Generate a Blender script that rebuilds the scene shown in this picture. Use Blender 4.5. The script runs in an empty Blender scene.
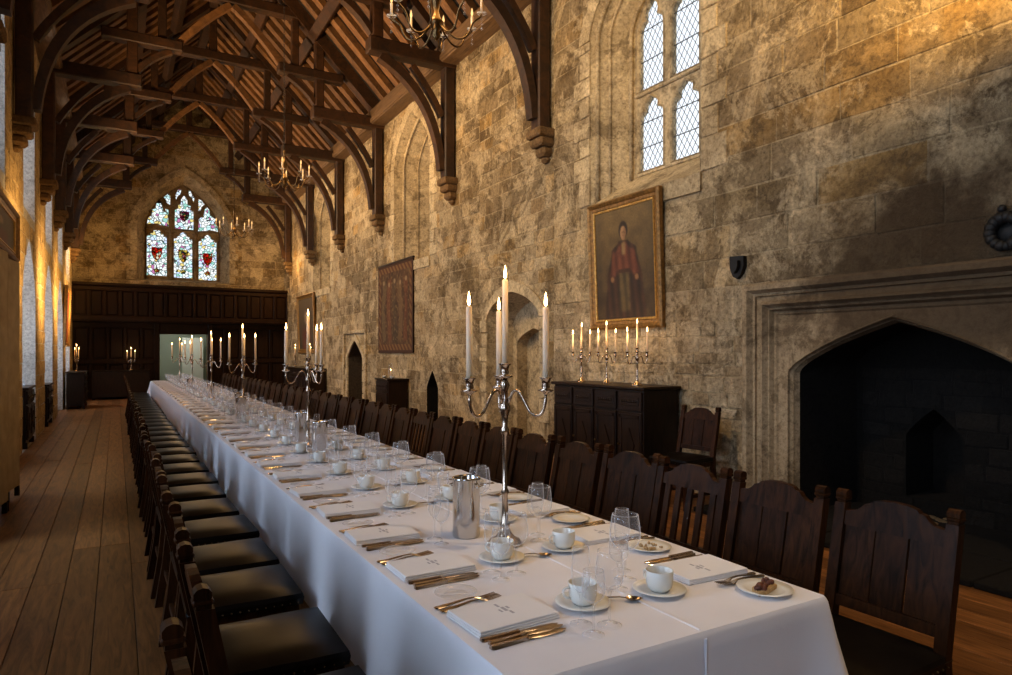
import bpy, bmesh, math, random
from mathutils import Vector, Matrix
rnd = random.Random(7)
sc = bpy.context.scene
COL = sc.collection

# ---------------------------------------------------------------- camera, world, exposure
YAW = math.radians(30.03)
FPX = 674.7
CAMZ = 1.5
cam_d = bpy.data.cameras.new('camera'); cam_d.lens = 24.0; cam_d.sensor_width = 36.0
cam_d.shift_y = 14.5 / 1012.0; cam_d.clip_start = 0.05; cam_d.clip_end = 200
cam = bpy.data.objects.new('camera', cam_d); COL.objects.link(cam)
cam.location = (0, 0, CAMZ); cam.rotation_euler = (math.radians(90), 0, -YAW)
sc.camera = cam

world = bpy.data.worlds.new('overcast_sky'); sc.world = world; world.use_nodes = True
wn = world.node_tree.nodes; wl = world.node_tree.links
bg = wn['Background']; bg.inputs['Color'].default_value = (0.92, 0.96, 1.0, 1); bg.inputs['Strength'].default_value = 1.12

vs = sc.view_settings
vs.view_transform = 'Standard'; vs.look = 'None'; vs.exposure = 0.30; vs.gamma = 1.0
vs.use_curve_mapping = False
cy = sc.cycles
cy.use_denoising = True
cy.max_bounces = 8; cy.diffuse_bounces = 4; cy.glossy_bounces = 4; cy.transmission_bounces = 6
cy.transparent_max_bounces = 40; cy.caustics_reflective = False; cy.caustics_refractive = False
cy.sample_clamp_indirect = 4.0

# room constants (metres, camera stands at x=0, y=0)
XL, XR, YB, YF = -1.2, 5.35, 25.5, -4.0
CX = (XL + XR) / 2
ZP = 6.70                       # underside of the wall plate
TRUSS = [8.05, 11.15, 14.95, 18.05, 21.25, 24.35]
BAYS_L = [-0.6, 2.6, 6.0, 9.6, 13.15, 16.75, 20.0, 23.0]      # openings of the window-side wall
DAY = (0.64, 0.79, 1.0)
WARM = (1.0, 0.58, 0.20)
AMBER = (1.0, 0.70, 0.37)

def area_light(name, loc, rot, sx, sy, col, power):
    l = bpy.data.lights.new(name, 'AREA'); l.shape = 'RECTANGLE'; l.size = sx; l.size_y = sy
    l.color = col; l.energy = power
    o = bpy.data.objects.new(name, l); COL.objects.link(o); o.location = loc; o.rotation_euler = rot
    return o
def point_light(name, loc, col, power, r=0.08):
    l = bpy.data.lights.new(name, 'POINT'); l.color = col; l.energy = power; l.shadow_soft_size = r
    o = bpy.data.objects.new(name, l); COL.objects.link(o); o.location = loc
    return o
def spot_light(name, loc, target, col, power, size=100, r=0.1):
    l = bpy.data.lights.new(name, 'SPOT'); l.color = col; l.energy = power; l.shadow_soft_size = r
    l.spot_size = math.radians(size); l.spot_blend = 0.8
    o = bpy.data.objects.new(name, l); COL.objects.link(o); o.location = loc
    o.rotation_euler = (Vector(target) - Vector(loc)).to_track_quat('-Z', 'Y').to_euler()
    return o
# daylight outside the tall windows of the window-side wall
for i, y in enumerate(BAYS_L):
    area_light('daylight', (XL - 1.15, y, 3.9), (0, math.radians(-90), 0), 5.4, 1.7, DAY, 310 if y < 8 else 220)
# warm flood lamps that light the roof and walls
for y, e in ((9.0, 950), (12.9, 1000), (16.6, 750), (20.2, 650)):
    spot_light('roof_flood', (XL + 0.35, y, 4.3), (CX + 2.3, y + 1.2, 8.2), (1.0, 0.63, 0.27), e, 92)
for y in (11.0, 14.9, 18.4, 22.0):
    spot_light('wall_flood', (XL + 0.95, y, 2.7), (XL - 1.0, y + .6, 2.9), WARM, 170, 140, 0.15)
# warm fill spots added high up without fittings, aimed at fireplace wall and table
spot_light('warm_fill_spot', (3.75, 0.6, 6.4), (3.3, 1.9, 0.3), AMBER, 420, 62, 0.12)
for y, e in ((4.9, 470), (8.05, 500), (11.15, 480), (14.95, 460), (18.05, 420), (21.25, 400)):
    spot_light('warm_fill_spot', (0.35, y, 6.45), (5.3, y + 1.3, 3.6), AMBER, e, 88, 0.12)
spot_light('chimney_flood', (4.1, 1.9, 4.4), (5.35, 2.5, 5.0), (1.0, .62, .20), 520, 125)
point_light('gallery_flood', (4.6, 23.6, 4.4), WARM, 55, 0.1)
point_light('gallery_flood', (-0.6, 23.6, 4.4), WARM, 40, 0.1)

# ---------------------------------------------------------------- materials
MATS = {}
def new_mat(name):
    m = bpy.data.materials.new(name); m.use_nodes = True
    nt = m.node_tree; b = nt.nodes['Principled BSDF']
    MATS[name] = m
    return m, nt, b
def N(nt, t, **kw):
    n = nt.nodes.new(t)
    for k, v in kw.items(): setattr(n, k, v)
    return n
def ramp(nt, stops, interp='LINEAR'):
    r = nt.nodes.new('ShaderNodeValToRGB'); cr = r.color_ramp; cr.interpolation = interp
    while len(cr.elements) > 1: cr.elements.remove(cr.elements[0])
    cr.elements[0].position = stops[0][0]; cr.elements[0].color = (*stops[0][1], 1)
    for p, c in stops[1:]:
        e = cr.elements.new(p); e.color = (*c, 1)
    return r
def pos(nt): return nt.nodes.new('ShaderNodeNewGeometry').outputs['Position']
def noise(nt, vec, scale, detail=4, rough=0.6, dist=0.0):
    n = nt.nodes.new('ShaderNodeTexNoise'); n.inputs['Scale'].default_value = scale
    n.inputs['Detail'].default_value = detail; n.inputs['Roughness'].default_value = rough
    n.inputs['Distortion'].default_value = dist
    if vec is not None: nt.links.new(vec, n.inputs['Vector'])
    return n
def mixc(nt, a, b, fac, mode='MIX'):
    m = nt.nodes.new('ShaderNodeMix'); m.data_type = 'RGBA'; m.blend_type = mode
    for sock, v in ((m.inputs[6], a), (m.inputs[7], b), (m.inputs[0], fac)):
        if hasattr(v, 'default_value'): nt.links.new(v, sock)
        elif isinstance(v, (tuple, list)): sock.default_value = (*v, 1)
        else: sock.default_value = v
    return m.outputs[2]
def math_n(nt, op, a, b=None, clamp=False):
    m = nt.nodes.new('ShaderNodeMath'); m.operation = op; m.use_clamp = clamp
    for s, v in ((m.inputs[0], a), (m.inputs[1], b)):
        if v is None: continue
        if hasattr(v, 'default_value'): nt.links.new(v, s)
        else: s.default_value = v
    return m.outputs[0]
def piece_random(nt):
    g = nt.nodes.new('ShaderNodeNewGeometry'); oi = nt.nodes.new('ShaderNodeObjectInfo')
    return math_n(nt, 'FRACT', math_n(nt, 'ADD', g.outputs['Random Per Island'], oi.outputs['Random']))
def bump(nt, bsdf, h, strength=0.4, dist=0.02):
    b = nt.nodes.new('ShaderNodeBump'); b.inputs['Strength'].default_value = strength; b.inputs['Distance'].default_value = dist
    nt.links.new(h, b.inputs['Height']); nt.links.new(b.outputs['Normal'], bsdf.inputs['Normal'])
def plain(name, col, rough=0.6, metal=0.0, var=0.0, spec=0.5, scale=8, coat=0.0):
    m, nt, b = new_mat(name)
    b.inputs['Base Color'].default_value = (*col, 1); b.inputs['Roughness'].default_value = rough
    b.inputs['Metallic'].default_value = metal; b.inputs['Specular IOR Level'].default_value = spec
    if coat: b.inputs['Coat Weight'].default_value = coat
    if var:
        n = noise(nt, pos(nt), scale, 4)
        r = ramp(nt, [(0.3, tuple(c * (1 - var) for c in col)), (0.7, tuple(min(1, c * (1 + var)) for c in col))])
        nt.links.new(n.outputs['Fac'], r.inputs['Fac']); nt.links.new(r.outputs['Color'], b.inputs['Base Color'])
    return m

def stone_mat(name, cols, soot=False, bscale=1.0, pale=0.35, bstr=0.7, grime=0.0, crust=0.55, warm=True):
    m, nt, b = new_mat(name)
    p = pos(nt)
    r = ramp(nt, [(i / max(1, len(cols) - 1), c) for i, c in enumerate(cols)])
    nt.links.new(piece_random(nt), r.inputs['Fac'])
    n1 = noise(nt, p, 1.1, 5, 0.65, 0.4)              # broad weathering
    f1 = ramp(nt, [(0.45, (0, 0, 0)), (0.57, (1, 1, 1))]); nt.links.new(n1.outputs['Fac'], f1.inputs['Fac'])
    c = mixc(nt, r.outputs['Color'], (0.62, 0.53, 0.385), math_n(nt, 'MULTIPLY', f1.outputs['Color'], pale))
    n2 = noise(nt, p, 3.4, 13, 0.74, 0.5)              # lichen, grime blotches
    f2 = ramp(nt, [(0.515, (0, 0, 0)), (0.575, (1, 1, 1))]); nt.links.new(n2.outputs['Fac'], f2.inputs['Fac'])
    c = mixc(nt, c, (0.085, 0.06, 0.034), math_n(nt, 'MULTIPLY', f2.outputs['Color'], crust))
    if grime:     # big smoky and limewashed patches with crisp ragged borders
        n4 = noise(nt, p, 0.62, 12, 0.72, 0.8)
        f4 = ramp(nt, [(0.50, (0, 0, 0)), (0.54, (1, 1, 1))]); nt.links.new(n4.outputs['Fac'], f4.inputs['Fac'])
        c = mixc(nt, c, (0.085, 0.058, 0.031), math_n(nt, 'MULTIPLY', f4.outputs['Color'], grime))
        n5 = noise(nt, p, 1.7, 12, 0.78, 0.5)
        f5 = ramp(nt, [(0.52, (0, 0, 0)), (0.565, (1, 1, 1))]); nt.links.new(n5.outputs['Fac'], f5.inputs['Fac'])
        c = mixc(nt, c, (0.74, 0.64, 0.47), math_n(nt, 'MULTIPLY', f5.outputs['Color'], grime * .62))
    n3 = noise(nt, p, 24.0, 9, 0.78)
    f3 = ramp(nt, [(0.32, (0.42, 0.40, 0.38)), (0.5, (1.0, 1.0, 1.0)), (0.68, (1.38, 1.38, 1.38))]); nt.links.new(n3.outputs['Fac'], f3.inputs['Fac'])
    c = mixc(nt, c, f3.outputs['Color'], 1.0, 'MULTIPLY')
    if soot:
        # smoke stain spreading from the hearth over the chimney stones
        sep = nt.nodes.new('ShaderNodeSeparateXYZ'); nt.links.new(p, sep.inputs[0])
        dy = math_n(nt, 'DIVIDE', math_n(nt, 'SUBTRACT', sep.outputs[1], 2.3), 2.25)
        dz = math_n(nt, 'DIVIDE', math_n(nt, 'SUBTRACT', sep.outputs[2], 2.1), 1.15)
        d = math_n(nt, 'SQRT', math_n(nt, 'ADD', math_n(nt, 'MULTIPLY', dy, dy), math_n(nt, 'MULTIPLY', dz, dz)))
        d = math_n(nt, 'ADD', d, math_n(nt, 'MULTIPLY', math_n(nt, 'SUBTRACT', n1.outputs['Fac'], 0.5), 1.5))
        fs = ramp(nt, [(0.55, (1, 1, 1)), (1.0, (0, 0, 0))]); nt.links.new(d, fs.inputs['Fac'])
        c = mixc(nt, c, (0.058, 0.038, 0.022), math_n(nt, 'MULTIPLY', fs.outputs['Color'], 0.90))
    if warm: c = mixc(nt, c, (1.06, 0.96, 0.80), 1.0, 'MULTIPLY')
    nt.links.new(c, b.inputs['Base Color']); b.inputs['Roughness'].default_value = 0.93
    b.inputs['Specular IOR Level'].default_value = 0.2
    h = math_n(nt, 'ADD', noise(nt, p, 9 * bscale, 8, 0.7).outputs['Fac'], math_n(nt, 'MULTIPLY', n3.outputs['Fac'], 0.5))
    bump(nt, b, h, bstr, 0.055)
    return m
WALLC = [(0.13, 0.092, 0.052), (0.33, 0.26, 0.16), (0.46, 0.385, 0.265), (0.22, 0.165, 0.10), (0.52, 0.44, 0.315), (0.40, 0.27, 0.115), (0.18, 0.14, 0.09), (0.38, 0.31, 0.21), (0.28, 0.205, 0.12)]
stone_mat('wall_stone', WALLC, soot=True, bstr=1.0, pale=.45, grime=.55, crust=.62)
stone_mat('mortar', [(0.46, 0.385, 0.265), (0.50, 0.42, 0.29)], soot=True, bstr=1.0, grime=.25)
stone_mat('rubble_stone', [(0.56, 0.48, 0.36), (0.46, 0.38, 0.27), (0.60, 0.52, 0.40), (0.30, 0.23, 0.15), (0.52, 0.44, 0.32)], pale=.3, bstr=1.0, grime=.35, crust=.65)
stone_mat('dressed_stone', [(0.50, 0.43, 0.30), (0.42, 0.355, 0.25), (0.54, 0.465, 0.33)], pale=0.3, bstr=0.5, grime=.32)
stone_mat('rough_dark_stone', [(0.19, 0.14, 0.085), (0.25, 0.19, 0.115)], pale=0.2)
stone_mat('fireplace_stone', [(0.32, 0.25, 0.17), (0.35, 0.28, 0.195)], soot=True, pale=0.10, bstr=0.3)
stone_mat('shaded_passage_stone', [(0.06, 0.047, 0.034), (0.08, 0.062, 0.045)], pale=0.0, crust=0.0)  # shade inside the far doorway put into the stone colour
stone_mat('soot_shade_brick', [(0.005, 0.0045, 0.004), (0.012, 0.0105, 0.0095), (0.008, 0.007, 0.0065)], pale=0.0, crust=0.0)  # firebox soot; also the painted shade inside the small niche
stone_mat('corbel_stone', [(0.12, 0.075, 0.038), (0.15, 0.095, 0.05)], pale=0.05, bstr=0.4)
stone_mat('yellow_stone', [(0.45, 0.36, 0.21), (0.52, 0.42, 0.26), (0.38, 0.29, 0.16)], pale=0.3)
stone_mat('pale_plaster', [(0.50, 0.48, 0.44), (0.54, 0.52, 0.48)], pale=0.1, bstr=0.2, crust=.2, warm=False)

def wood_mat(name, dark, light, rough=0.4, grain=(1, 1, 1), scale=6, rand=0.5, bstr=0.12, coat=0.0, spec=0.5):
    m, nt, b = new_mat(name)
    tc = nt.nodes.new('ShaderNodeTexCoord'); mp = nt.nodes.new('ShaderNodeMapping')
    mp.inputs['Scale'].default_value = grain
    oi = nt.nodes.new('ShaderNodeObjectInfo'); ofs = nt.nodes.new('ShaderNodeVectorMath'); ofs.operation = 'SCALE'
    cmb = nt.nodes.new('ShaderNodeCombineXYZ')
    for k in range(3): nt.links.new(oi.outputs['Random'], cmb.inputs[k])
    nt.links.new(cmb.outputs[0], ofs.inputs[0]); ofs.inputs['Scale'].default_value = 37.0
    nt.links.new(tc.outputs['Object'], mp.inputs['Vector']); nt.links.new(ofs.outputs[0], mp.inputs['Location'])
    n = noise(nt, mp.outputs['Vector'], scale, 7, 0.62, 1.2)
    f = ramp(nt, [(0.3, dark), (0.72, light)]); nt.links.new(n.outputs['Fac'], f.inputs['Fac'])
    pr = piece_random(nt)
    g = ramp(nt, [(0, (1 - rand, 1 - rand, 1 - rand)), (1, (1 + rand * .6, 1 + rand * .6, 1 + rand * .6))]); nt.links.new(pr, g.inputs['Fac'])
    c = mixc(nt, f.outputs['Color'], g.outputs['Color'], 1.0, 'MULTIPLY')
    nt.links.new(c, b.inputs['Base Color']); b.inputs['Roughness'].default_value = rough
    b.inputs['Specular IOR Level'].default_value = spec
    if coat: b.inputs['Coat Weight'].default_value = coat; b.inputs['Coat Roughness'].default_value = 0.15
    bump(nt, b, n.outputs['Fac'], bstr, 0.01)
    return m
wood_mat('chair_oak', (0.006, 0.0024, 0.0010), (0.062, 0.0205, 0.0058), 0.38, (6, 6, 0.7), 5, 0.35, spec=0.08)
wood_mat('sideboard_oak', (0.005, 0.0023, 0.0011), (0.027, 0.0108, 0.0042), 0.40, (6, 6, 1), 4, 0.3, spec=0.25)
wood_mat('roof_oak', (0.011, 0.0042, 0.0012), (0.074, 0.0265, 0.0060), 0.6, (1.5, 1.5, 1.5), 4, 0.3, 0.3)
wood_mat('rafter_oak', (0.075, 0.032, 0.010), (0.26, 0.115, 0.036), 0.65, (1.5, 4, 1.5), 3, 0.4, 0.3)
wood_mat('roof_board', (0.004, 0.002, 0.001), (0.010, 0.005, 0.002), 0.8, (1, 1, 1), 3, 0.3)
wood_mat('plate_oak', (0.08, 0.042, 0.018), (0.24, 0.135, 0.06), 0.65, (6, 0.6, 6), 3, 0.2, 0.4)
wood_mat('floor_oak', (0.090, 0.033, 0.0082), (0.32, 0.13, 0.038), 0.45, (9, 0.8, 9), 3.0, 0.38, 0.15, spec=0.15)
wood_mat('screen_oak', (0.008, 0.0035, 0.0016), (0.032, 0.013, 0.005), 0.42, (5, 5, 0.7), 4, 0.25, spec=0.15)
plain('leather', (0.006, 0.0042, 0.0032), 0.33, 0, 0.35, 0.085, 14)
plain('brass_nail', (0.10, 0.06, 0.03), 0.4, 1.0)
plain('silver', (0.54, 0.42, 0.32), 0.2, 1.0)
plain('steel', (0.62, 0.60, 0.58), 0.13, 1.0)
plain('cutlery_silver', (0.43, 0.35, 0.28), 0.2, 1.0)
plain('brass', (0.16, 0.095, 0.04), 0.3, 1.0)
plain('gilt', (0.50, 0.29, 0.075), 0.38, 0.75, 0.4, 0.5, 30)
plain('dark_gilt', (0.25, 0.13, 0.036), 0.45, 0.5, 0.5, 0.5, 25)
plain('ceramic', (0.74, 0.72, 0.66), 0.22)
plain('iron', (0.010, 0.009, 0.008), 0.6, 0.4, 0.4)
plain('lead', (0.03, 0.032, 0.035), 0.5, 0.3)
plain('void', (0.004, 0.004, 0.004), 1.0, spec=0.0)
plain('cake', (0.12, 0.035, 0.018), 0.6, 0, 0.6, 0.4, 60)
plain('pastry', (0.42, 0.27, 0.12), 0.7, 0, 0.4, 0.4, 60)
plain('coffee', (0.05, 0.025, 0.012), 0.15)
plain('linen_beige', (0.42, 0.33, 0.21), 0.9, 0, 0.18, 0.1, 6)
plain('leaf', (0.03, 0.05, 0.015), 0.6)
plain('print_grey', (0.42, 0.40, 0.42), 0.8)

def cloth_mat(name, col, wscale=260, bstr=0.08):
    m, nt, b = new_mat(name); p = pos(nt)
    n = noise(nt, p, 2.6, 4, 0.6); r = ramp(nt, [(0.3, tuple(c * 0.93 for c in col)), (0.7, col)])
    nt.links.new(n.outputs['Fac'], r.inputs['Fac']); nt.links.new(r.outputs['Color'], b.inputs['Base Color'])
    b.inputs['Roughness'].default_value = 0.85; b.inputs['Specular IOR Level'].default_value = 0.25
    b.inputs['Sheen Weight'].default_value = 0.1
    h = math_n(nt, 'ADD', noise(nt, p, wscale, 2).outputs['Fac'], math_n(nt, 'MULTIPLY', noise(nt, p, 9, 4).outputs['Fac'], 2.0))
    bump(nt, b, h, bstr, 0.01)
cloth_mat('white_linen', (0.80, 0.775, 0.80))
cloth_mat('napkin_linen', (0.83, 0.80, 0.79))

def glass_mat(name, tint, k=1.0, base=0.03, edge=0.0):
    m, nt, b = new_mat(name); nt.nodes.remove(b)
    t = nt.nodes.new('ShaderNodeBsdfTransparent'); t.inputs['Color'].default_value = (*tint, 1)
    g = nt.nodes.new('ShaderNodeBsdfGlossy'); g.inputs['Roughness'].default_value = 0.03
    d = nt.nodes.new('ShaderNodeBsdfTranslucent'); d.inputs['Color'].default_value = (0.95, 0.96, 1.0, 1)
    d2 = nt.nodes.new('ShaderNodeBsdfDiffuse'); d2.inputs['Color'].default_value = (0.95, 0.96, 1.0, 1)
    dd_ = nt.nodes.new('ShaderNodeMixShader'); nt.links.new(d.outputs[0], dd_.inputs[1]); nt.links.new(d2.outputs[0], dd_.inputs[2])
    ge = nt.nodes.new('ShaderNodeMixShader'); ge.inputs[0].default_value = edge; nt.links.new(g.outputs[0], ge.inputs[1]); nt.links.new(dd_.outputs[0], ge.inputs[2])  # bright rim light painted in as a white edge share
    lw = nt.nodes.new('ShaderNodeLayerWeight'); lw.inputs['Blend'].default_value = 0.32
    f = math_n(nt, 'ADD', math_n(nt, 'MULTIPLY', math_n(nt, 'POWER', lw.outputs['Facing'], 2.6), 0.55 * k), base, True)
    mx = nt.nodes.new('ShaderNodeMixShader'); nt.links.new(f, mx.inputs[0]); nt.links.new(t.outputs[0], mx.inputs[1]); nt.links.new(ge.outputs[0], mx.inputs[2])
    nt.links.new(mx.outputs[0], nt.nodes['Material Output'].inputs['Surface'])
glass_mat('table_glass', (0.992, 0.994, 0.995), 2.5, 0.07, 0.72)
glass_mat('window_glass', (0.93, 0.96, 1.0), 0.4, 0.02)

def candle_mat():
    m, nt, b = new_mat('candle_wax')
    b.inputs['Base Color'].default_value = (1.0, 0.89, 0.70, 1); b.inputs['Roughness'].default_value = 0.5
    t = nt.nodes.new('ShaderNodeBsdfTranslucent'); t.inputs['Color'].default_value = (1.0, 0.80, 0.52, 1)
    mx = nt.nodes.new('ShaderNodeMixShader'); mx.inputs[0].default_value = 0.42
    nt.links.new(b.outputs[0], mx.inputs[1]); nt.links.new(t.outputs[0], mx.inputs[2])
    nt.links.new(mx.outputs[0], nt.nodes['Material Output'].inputs['Surface'])
candle_mat()
def emit_mat(name, col, s):
    m, nt, b = new_mat(name); nt.nodes.remove(b)
    e = nt.nodes.new('ShaderNodeEmission'); e.inputs['Color'].default_value = (*col, 1); e.inputs['Strength'].default_value = s
    nt.links.new(e.outputs[0], nt.nodes['Material Output'].inputs['Surface'])
emit_mat('flame', (1.0, 0.60, 0.22), 22.0)
emit_mat('bulb_glow', (1.0, 0.55, 0.20), 1.6)

def stained_mat(name, stops, scale=16.0):
    m, nt, b = new_mat(name); nt.nodes.remove(b); p = pos(nt)
    v = nt.nodes.new('ShaderNodeTexVoronoi'); v.inputs['Scale'].default_value = scale; nt.links.new(p, v.inputs['Vector'])
    sep = nt.nodes.new('ShaderNodeSeparateColor'); nt.links.new(v.outputs['Color'], sep.inputs[0])
    r = ramp(nt, stops, 'CONSTANT'); nt.links.new(sep.outputs[0], r.inputs['Fac'])
    ve = nt.nodes.new('ShaderNodeTexVoronoi'); ve.feature = 'DISTANCE_TO_EDGE'; ve.inputs['Scale'].default_value = scale
    nt.links.new(p, ve.inputs['Vector'])
    e = ramp(nt, [(0.03, (0.03, 0.03, 0.03)), (0.10, (1, 1, 1))]); nt.links.new(ve.outputs['Distance'], e.inputs['Fac'])
    c = mixc(nt, r.outputs['Color'], e.outputs['Color'], 1.0, 'MULTIPLY')
    t = nt.nodes.new('ShaderNodeBsdfTransparent'); nt.links.new(c, t.inputs['Color'])
    g = nt.nodes.new('ShaderNodeBsdfGlossy'); g.inputs['Roughness'].default_value = 0.15
    mx = nt.nodes.new('ShaderNodeMixShader'); mx.inputs[0].default_value = 0.04
    nt.links.new(t.outputs[0], mx.inputs[1]); nt.links.new(g.outputs[0], mx.inputs[2])
    nt.links.new(mx.outputs[0], nt.nodes['Material Output'].inputs['Surface'])
stained_mat('stained_glass', [(0, (0.86, 0.92, 0.90)), (0.34, (0.58, 0.84, 0.80)), (0.5, (0.95, 0.95, 0.90)), (0.72, (0.30, 0.58, 0.48)), (0.79, (0.66, 0.76, 0.95)), (0.90, (0.80, 0.62, 0.22)), (0.955, (0.50, 0.18, 0.36))], 10)
stained_mat('ruby_glass', [(0, (0.80, 0.10, 0.06)), (0.45, (0.88, 0.34, 0.14)), (0.68, (0.95, 0.88, 0.76))], 12)
stained_mat('gold_glass', [(0, (0.80, 0.66, 0.28)), (0.4, (0.80, 0.78, 0.60)), (0.7, (0.20, 0.30, 0.30)), (0.85, (0.6, 0.2, 0.08))], 12)
stained_mat('violet_glass', [(0, (0.50, 0.10, 0.24)), (0.4, (0.22, 0.30, 0.20)), (0.7, (0.75, 0.6, 0.5))], 12)

def attr_mat(name, rough=0.55, coat=0.0):
    m, nt, b = new_mat(name)
    a = nt.nodes.new('ShaderNodeVertexColor'); a.layer_name = 'paint'
    n = noise(nt, pos(nt), 45, 6, 0.7); r = ramp(nt, [(0.3, (0.75, 0.75, 0.75)), (0.7, (1.2, 1.2, 1.2))]); nt.links.new(n.outputs['Fac'], r.inputs['Fac'])
    nt.links.new(mixc(nt, a.outputs['Color'], r.outputs['Color'], 1.0, 'MULTIPLY'), b.inputs['Base Color'])
    b.inputs['Roughness'].default_value = rough; b.inputs['Specular IOR Level'].default_value = 0.4
    if coat: b.inputs['Coat Weight'].default_value = coat; b.inputs['Coat Roughness'].default_value = 0.22
attr_mat('oil_paint', 0.6)
attr_mat('tapestry_wool', 0.95)

# ---------------------------------------------------------------- mesh helpers
class MB:
    def __init__(s): s.v = []; s.f = []; s.sm = []
    def add(s, vs_, fs, smooth=False):
        o = len(s.v); s.v += [tuple(p) for p in vs_]
        for f in fs: s.f.append([i + o for i in f]); s.sm.append(smooth)
        return s
    def box(s, c, size, M=None, bev=0.0):
        x, y, z = size[0] / 2, size[1] / 2, size[2] / 2
        if bev > 0:
            b = min(bev, x * .9, y * .9, z * .9); P = []
            bm = bmesh.new(); bmesh.ops.create_cube(bm, size=1.0)
            for v in bm.verts: v.co = Vector((v.co.x * 2 * x, v.co.y * 2 * y, v.co.z * 2 * z))
            bmesh.ops.bevel(bm, geom=bm.edges[:], offset=b, segments=1, affect='EDGES')
            bm.verts.index_update()
            P = [Vector(v.co) for v in bm.verts]; F = [[v.index for v in f.verts] for f in bm.faces]; bm.free()
        else:
            P = [Vector((a * x, b_ * y, c_ * z)) for a in (-1, 1) for b_ in (-1, 1) for c_ in (-1, 1)]
            F = [(0, 1, 3, 2), (4, 6, 7, 5), (0, 4, 5, 1), (2, 3, 7, 6), (0, 2, 6, 4), (1, 5, 7, 3)]
        if M is not None: P = [M @ p for p in P]
        c = Vector(c)
        return s.add([p + c for p in P], F)
    def beam(s, p0, p1, w, h, up=(0, 0, 1), bev=0.0):
        p0, p1 = Vector(p0), Vector(p1); d = p1 - p0; L = d.length; d.normalize()
        side = d.cross(Vector(up)); side.normalize(); u = side.cross(d)
        M = Matrix((d, side, u)).transposed()
        return s.box((p0 + p1) / 2, (L, w, h), M, bev)
    def prism(s, poly, fn, d0, d1):
        """poly: 2D loop; fn(a,b,d) -> 3D"""
        n = len(poly)
        P = [fn(a, b, d0) for a, b in poly] + [fn(a, b, d1) for a, b in poly]
        F = [list(range(n))[::-1], list(range(n, 2 * n))] + [(i, (i + 1) % n, n + (i + 1) % n, n + i) for i in range(n)]
        return s.add(P, F)
    def lathe(s, prof, seg=16, c=(0, 0, 0), M=None, cap=False):
        P = []; F = []; c = Vector(c); n = len(prof)
        for r, z in prof:
            for k in range(seg):
                a = 2 * math.pi * k / seg; q = Vector((r * math.cos(a), r * math.sin(a), z))
                if M is not None: q = M @ q
                P.append(q + c)
        for i in range(n - 1):
            for k in range(seg):
                k2 = (k + 1) % seg; F.append((i * seg + k, i * seg + k2, (i + 1) * seg + k2, (i + 1) * seg + k))
        if cap: F.append(list(range(seg))[::-1]); F.append([(n - 1) * seg + k for k in range(seg)])
        return s.add(P, F, True)
    def tube(s, path, rad, seg=8, cap=True):
        path = [Vector(p) for p in path]; n = len(path); P = []; F = []
        ref = Vector((0, 0, 1))
        t0 = (path[1] - path[0]).normalized()
        if abs(t0.dot(ref)) > 0.95: ref = Vector((1, 0, 0))
        for i, p in enumerate(path):
            t = (path[min(i + 1, n - 1)] - path[max(i - 1, 0)]).normalized()
            a = t.cross(ref)
            if a.length < 1e-4: a = t.cross(Vector((0, 1, 0)))
            a.normalize(); b = a.cross(t); r = rad(i / (n - 1)) if callable(rad) else rad
            for k in range(seg):
                th = 2 * math.pi * k / seg; P.append(p + a * (r * math.cos(th)) + b * (r * math.sin(th)))
        for i in range(n - 1):
            for k in range(seg):
                k2 = (k + 1) % seg; F.append((i * seg + k, i * seg + k2, (i + 1) * seg + k2, (i + 1) * seg + k))
        if cap: F.append(list(range(seg))[::-1]); F.append([(n - 1) * seg + k for k in range(seg)])
        return s.add(P, F, True)
    def ball(s, c, r, seg=8, rings=6, sz=1.0):
        prof = [(max(1e-4, r * math.sin(math.pi * i / rings)), -r * sz * math.cos(math.pi * i / rings)) for i in range(rings + 1)]
        return s.lathe(prof, seg, c)
    def mesh(s, name, mat):
        me = bpy.data.meshes.new(name); me.from_pydata(s.v, [], s.f)
        me.polygons.foreach_set('use_smooth', s.sm)
        me.materials.append(MATS[mat]); me.update(); return me
    def build(s, name, mat, parent=None, loc=None):
        return link(name, s.mesh(name, mat), parent, loc)
    def shift(s, d): s.v = [(p[0] - d[0], p[1] - d[1], p[2] - d[2]) for p in s.v]; return s
def link(name, data, parent=None, loc=None):
    o = bpy.data.objects.new(name, data); COL.objects.link(o)
    if parent is not None: o.parent = parent
    if loc is not None: o.location = loc
    return o
def tag(o, label, cat, group=None, kind=None):
    o['label'] = label; o['category'] = cat
    if group: o['group'] = group
    if kind: o['kind'] = kind
    return o
def structure(o, label, cat):
    o['kind'] = 'structure'; o['label'] = label; o['category'] = cat; return o
def thing(name, label, cat, loc=(0, 0, 0), rotz=0.0, group=None):
    o = bpy.data.objects.new(name, None); COL.objects.link(o); o.location = loc; o.rotation_euler = (0, 0, rotz)
    o.empty_display_size = 0.1
    return tag(o, label, cat, group)
KIDS = {}
def copy_tree(o, parent=None):
    c = o.copy(); COL.objects.link(c); c.parent = parent
    if o.name not in KIDS: KIDS[o.name] = list(o.children)
    for ch in KIDS[o.name]: copy_tree(ch, c)
    return c
ONES = 'zeroth first second third fourth fifth sixth seventh eighth ninth tenth eleventh twelfth thirteenth fourteenth fifteenth sixteenth seventeenth eighteenth nineteenth'.split()
def ordn(n):
    if n < 20: return ONES[n]
    t = {2: 'twent', 3: 'thirt', 4: 'fort'}[n // 10]
    return t + 'ieth' if n % 10 == 0 else t + 'y-' + ONES[n % 10]
def project(x, y, z):
    D = x * math.sin(YAW) + y * math.cos(YAW)
    if D < 0.1: return None
    L = x * math.cos(YAW) - y * math.sin(YAW)
    return 506 + FPX * L / D, 352 - FPX * (z - CAMZ) / D, D
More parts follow.
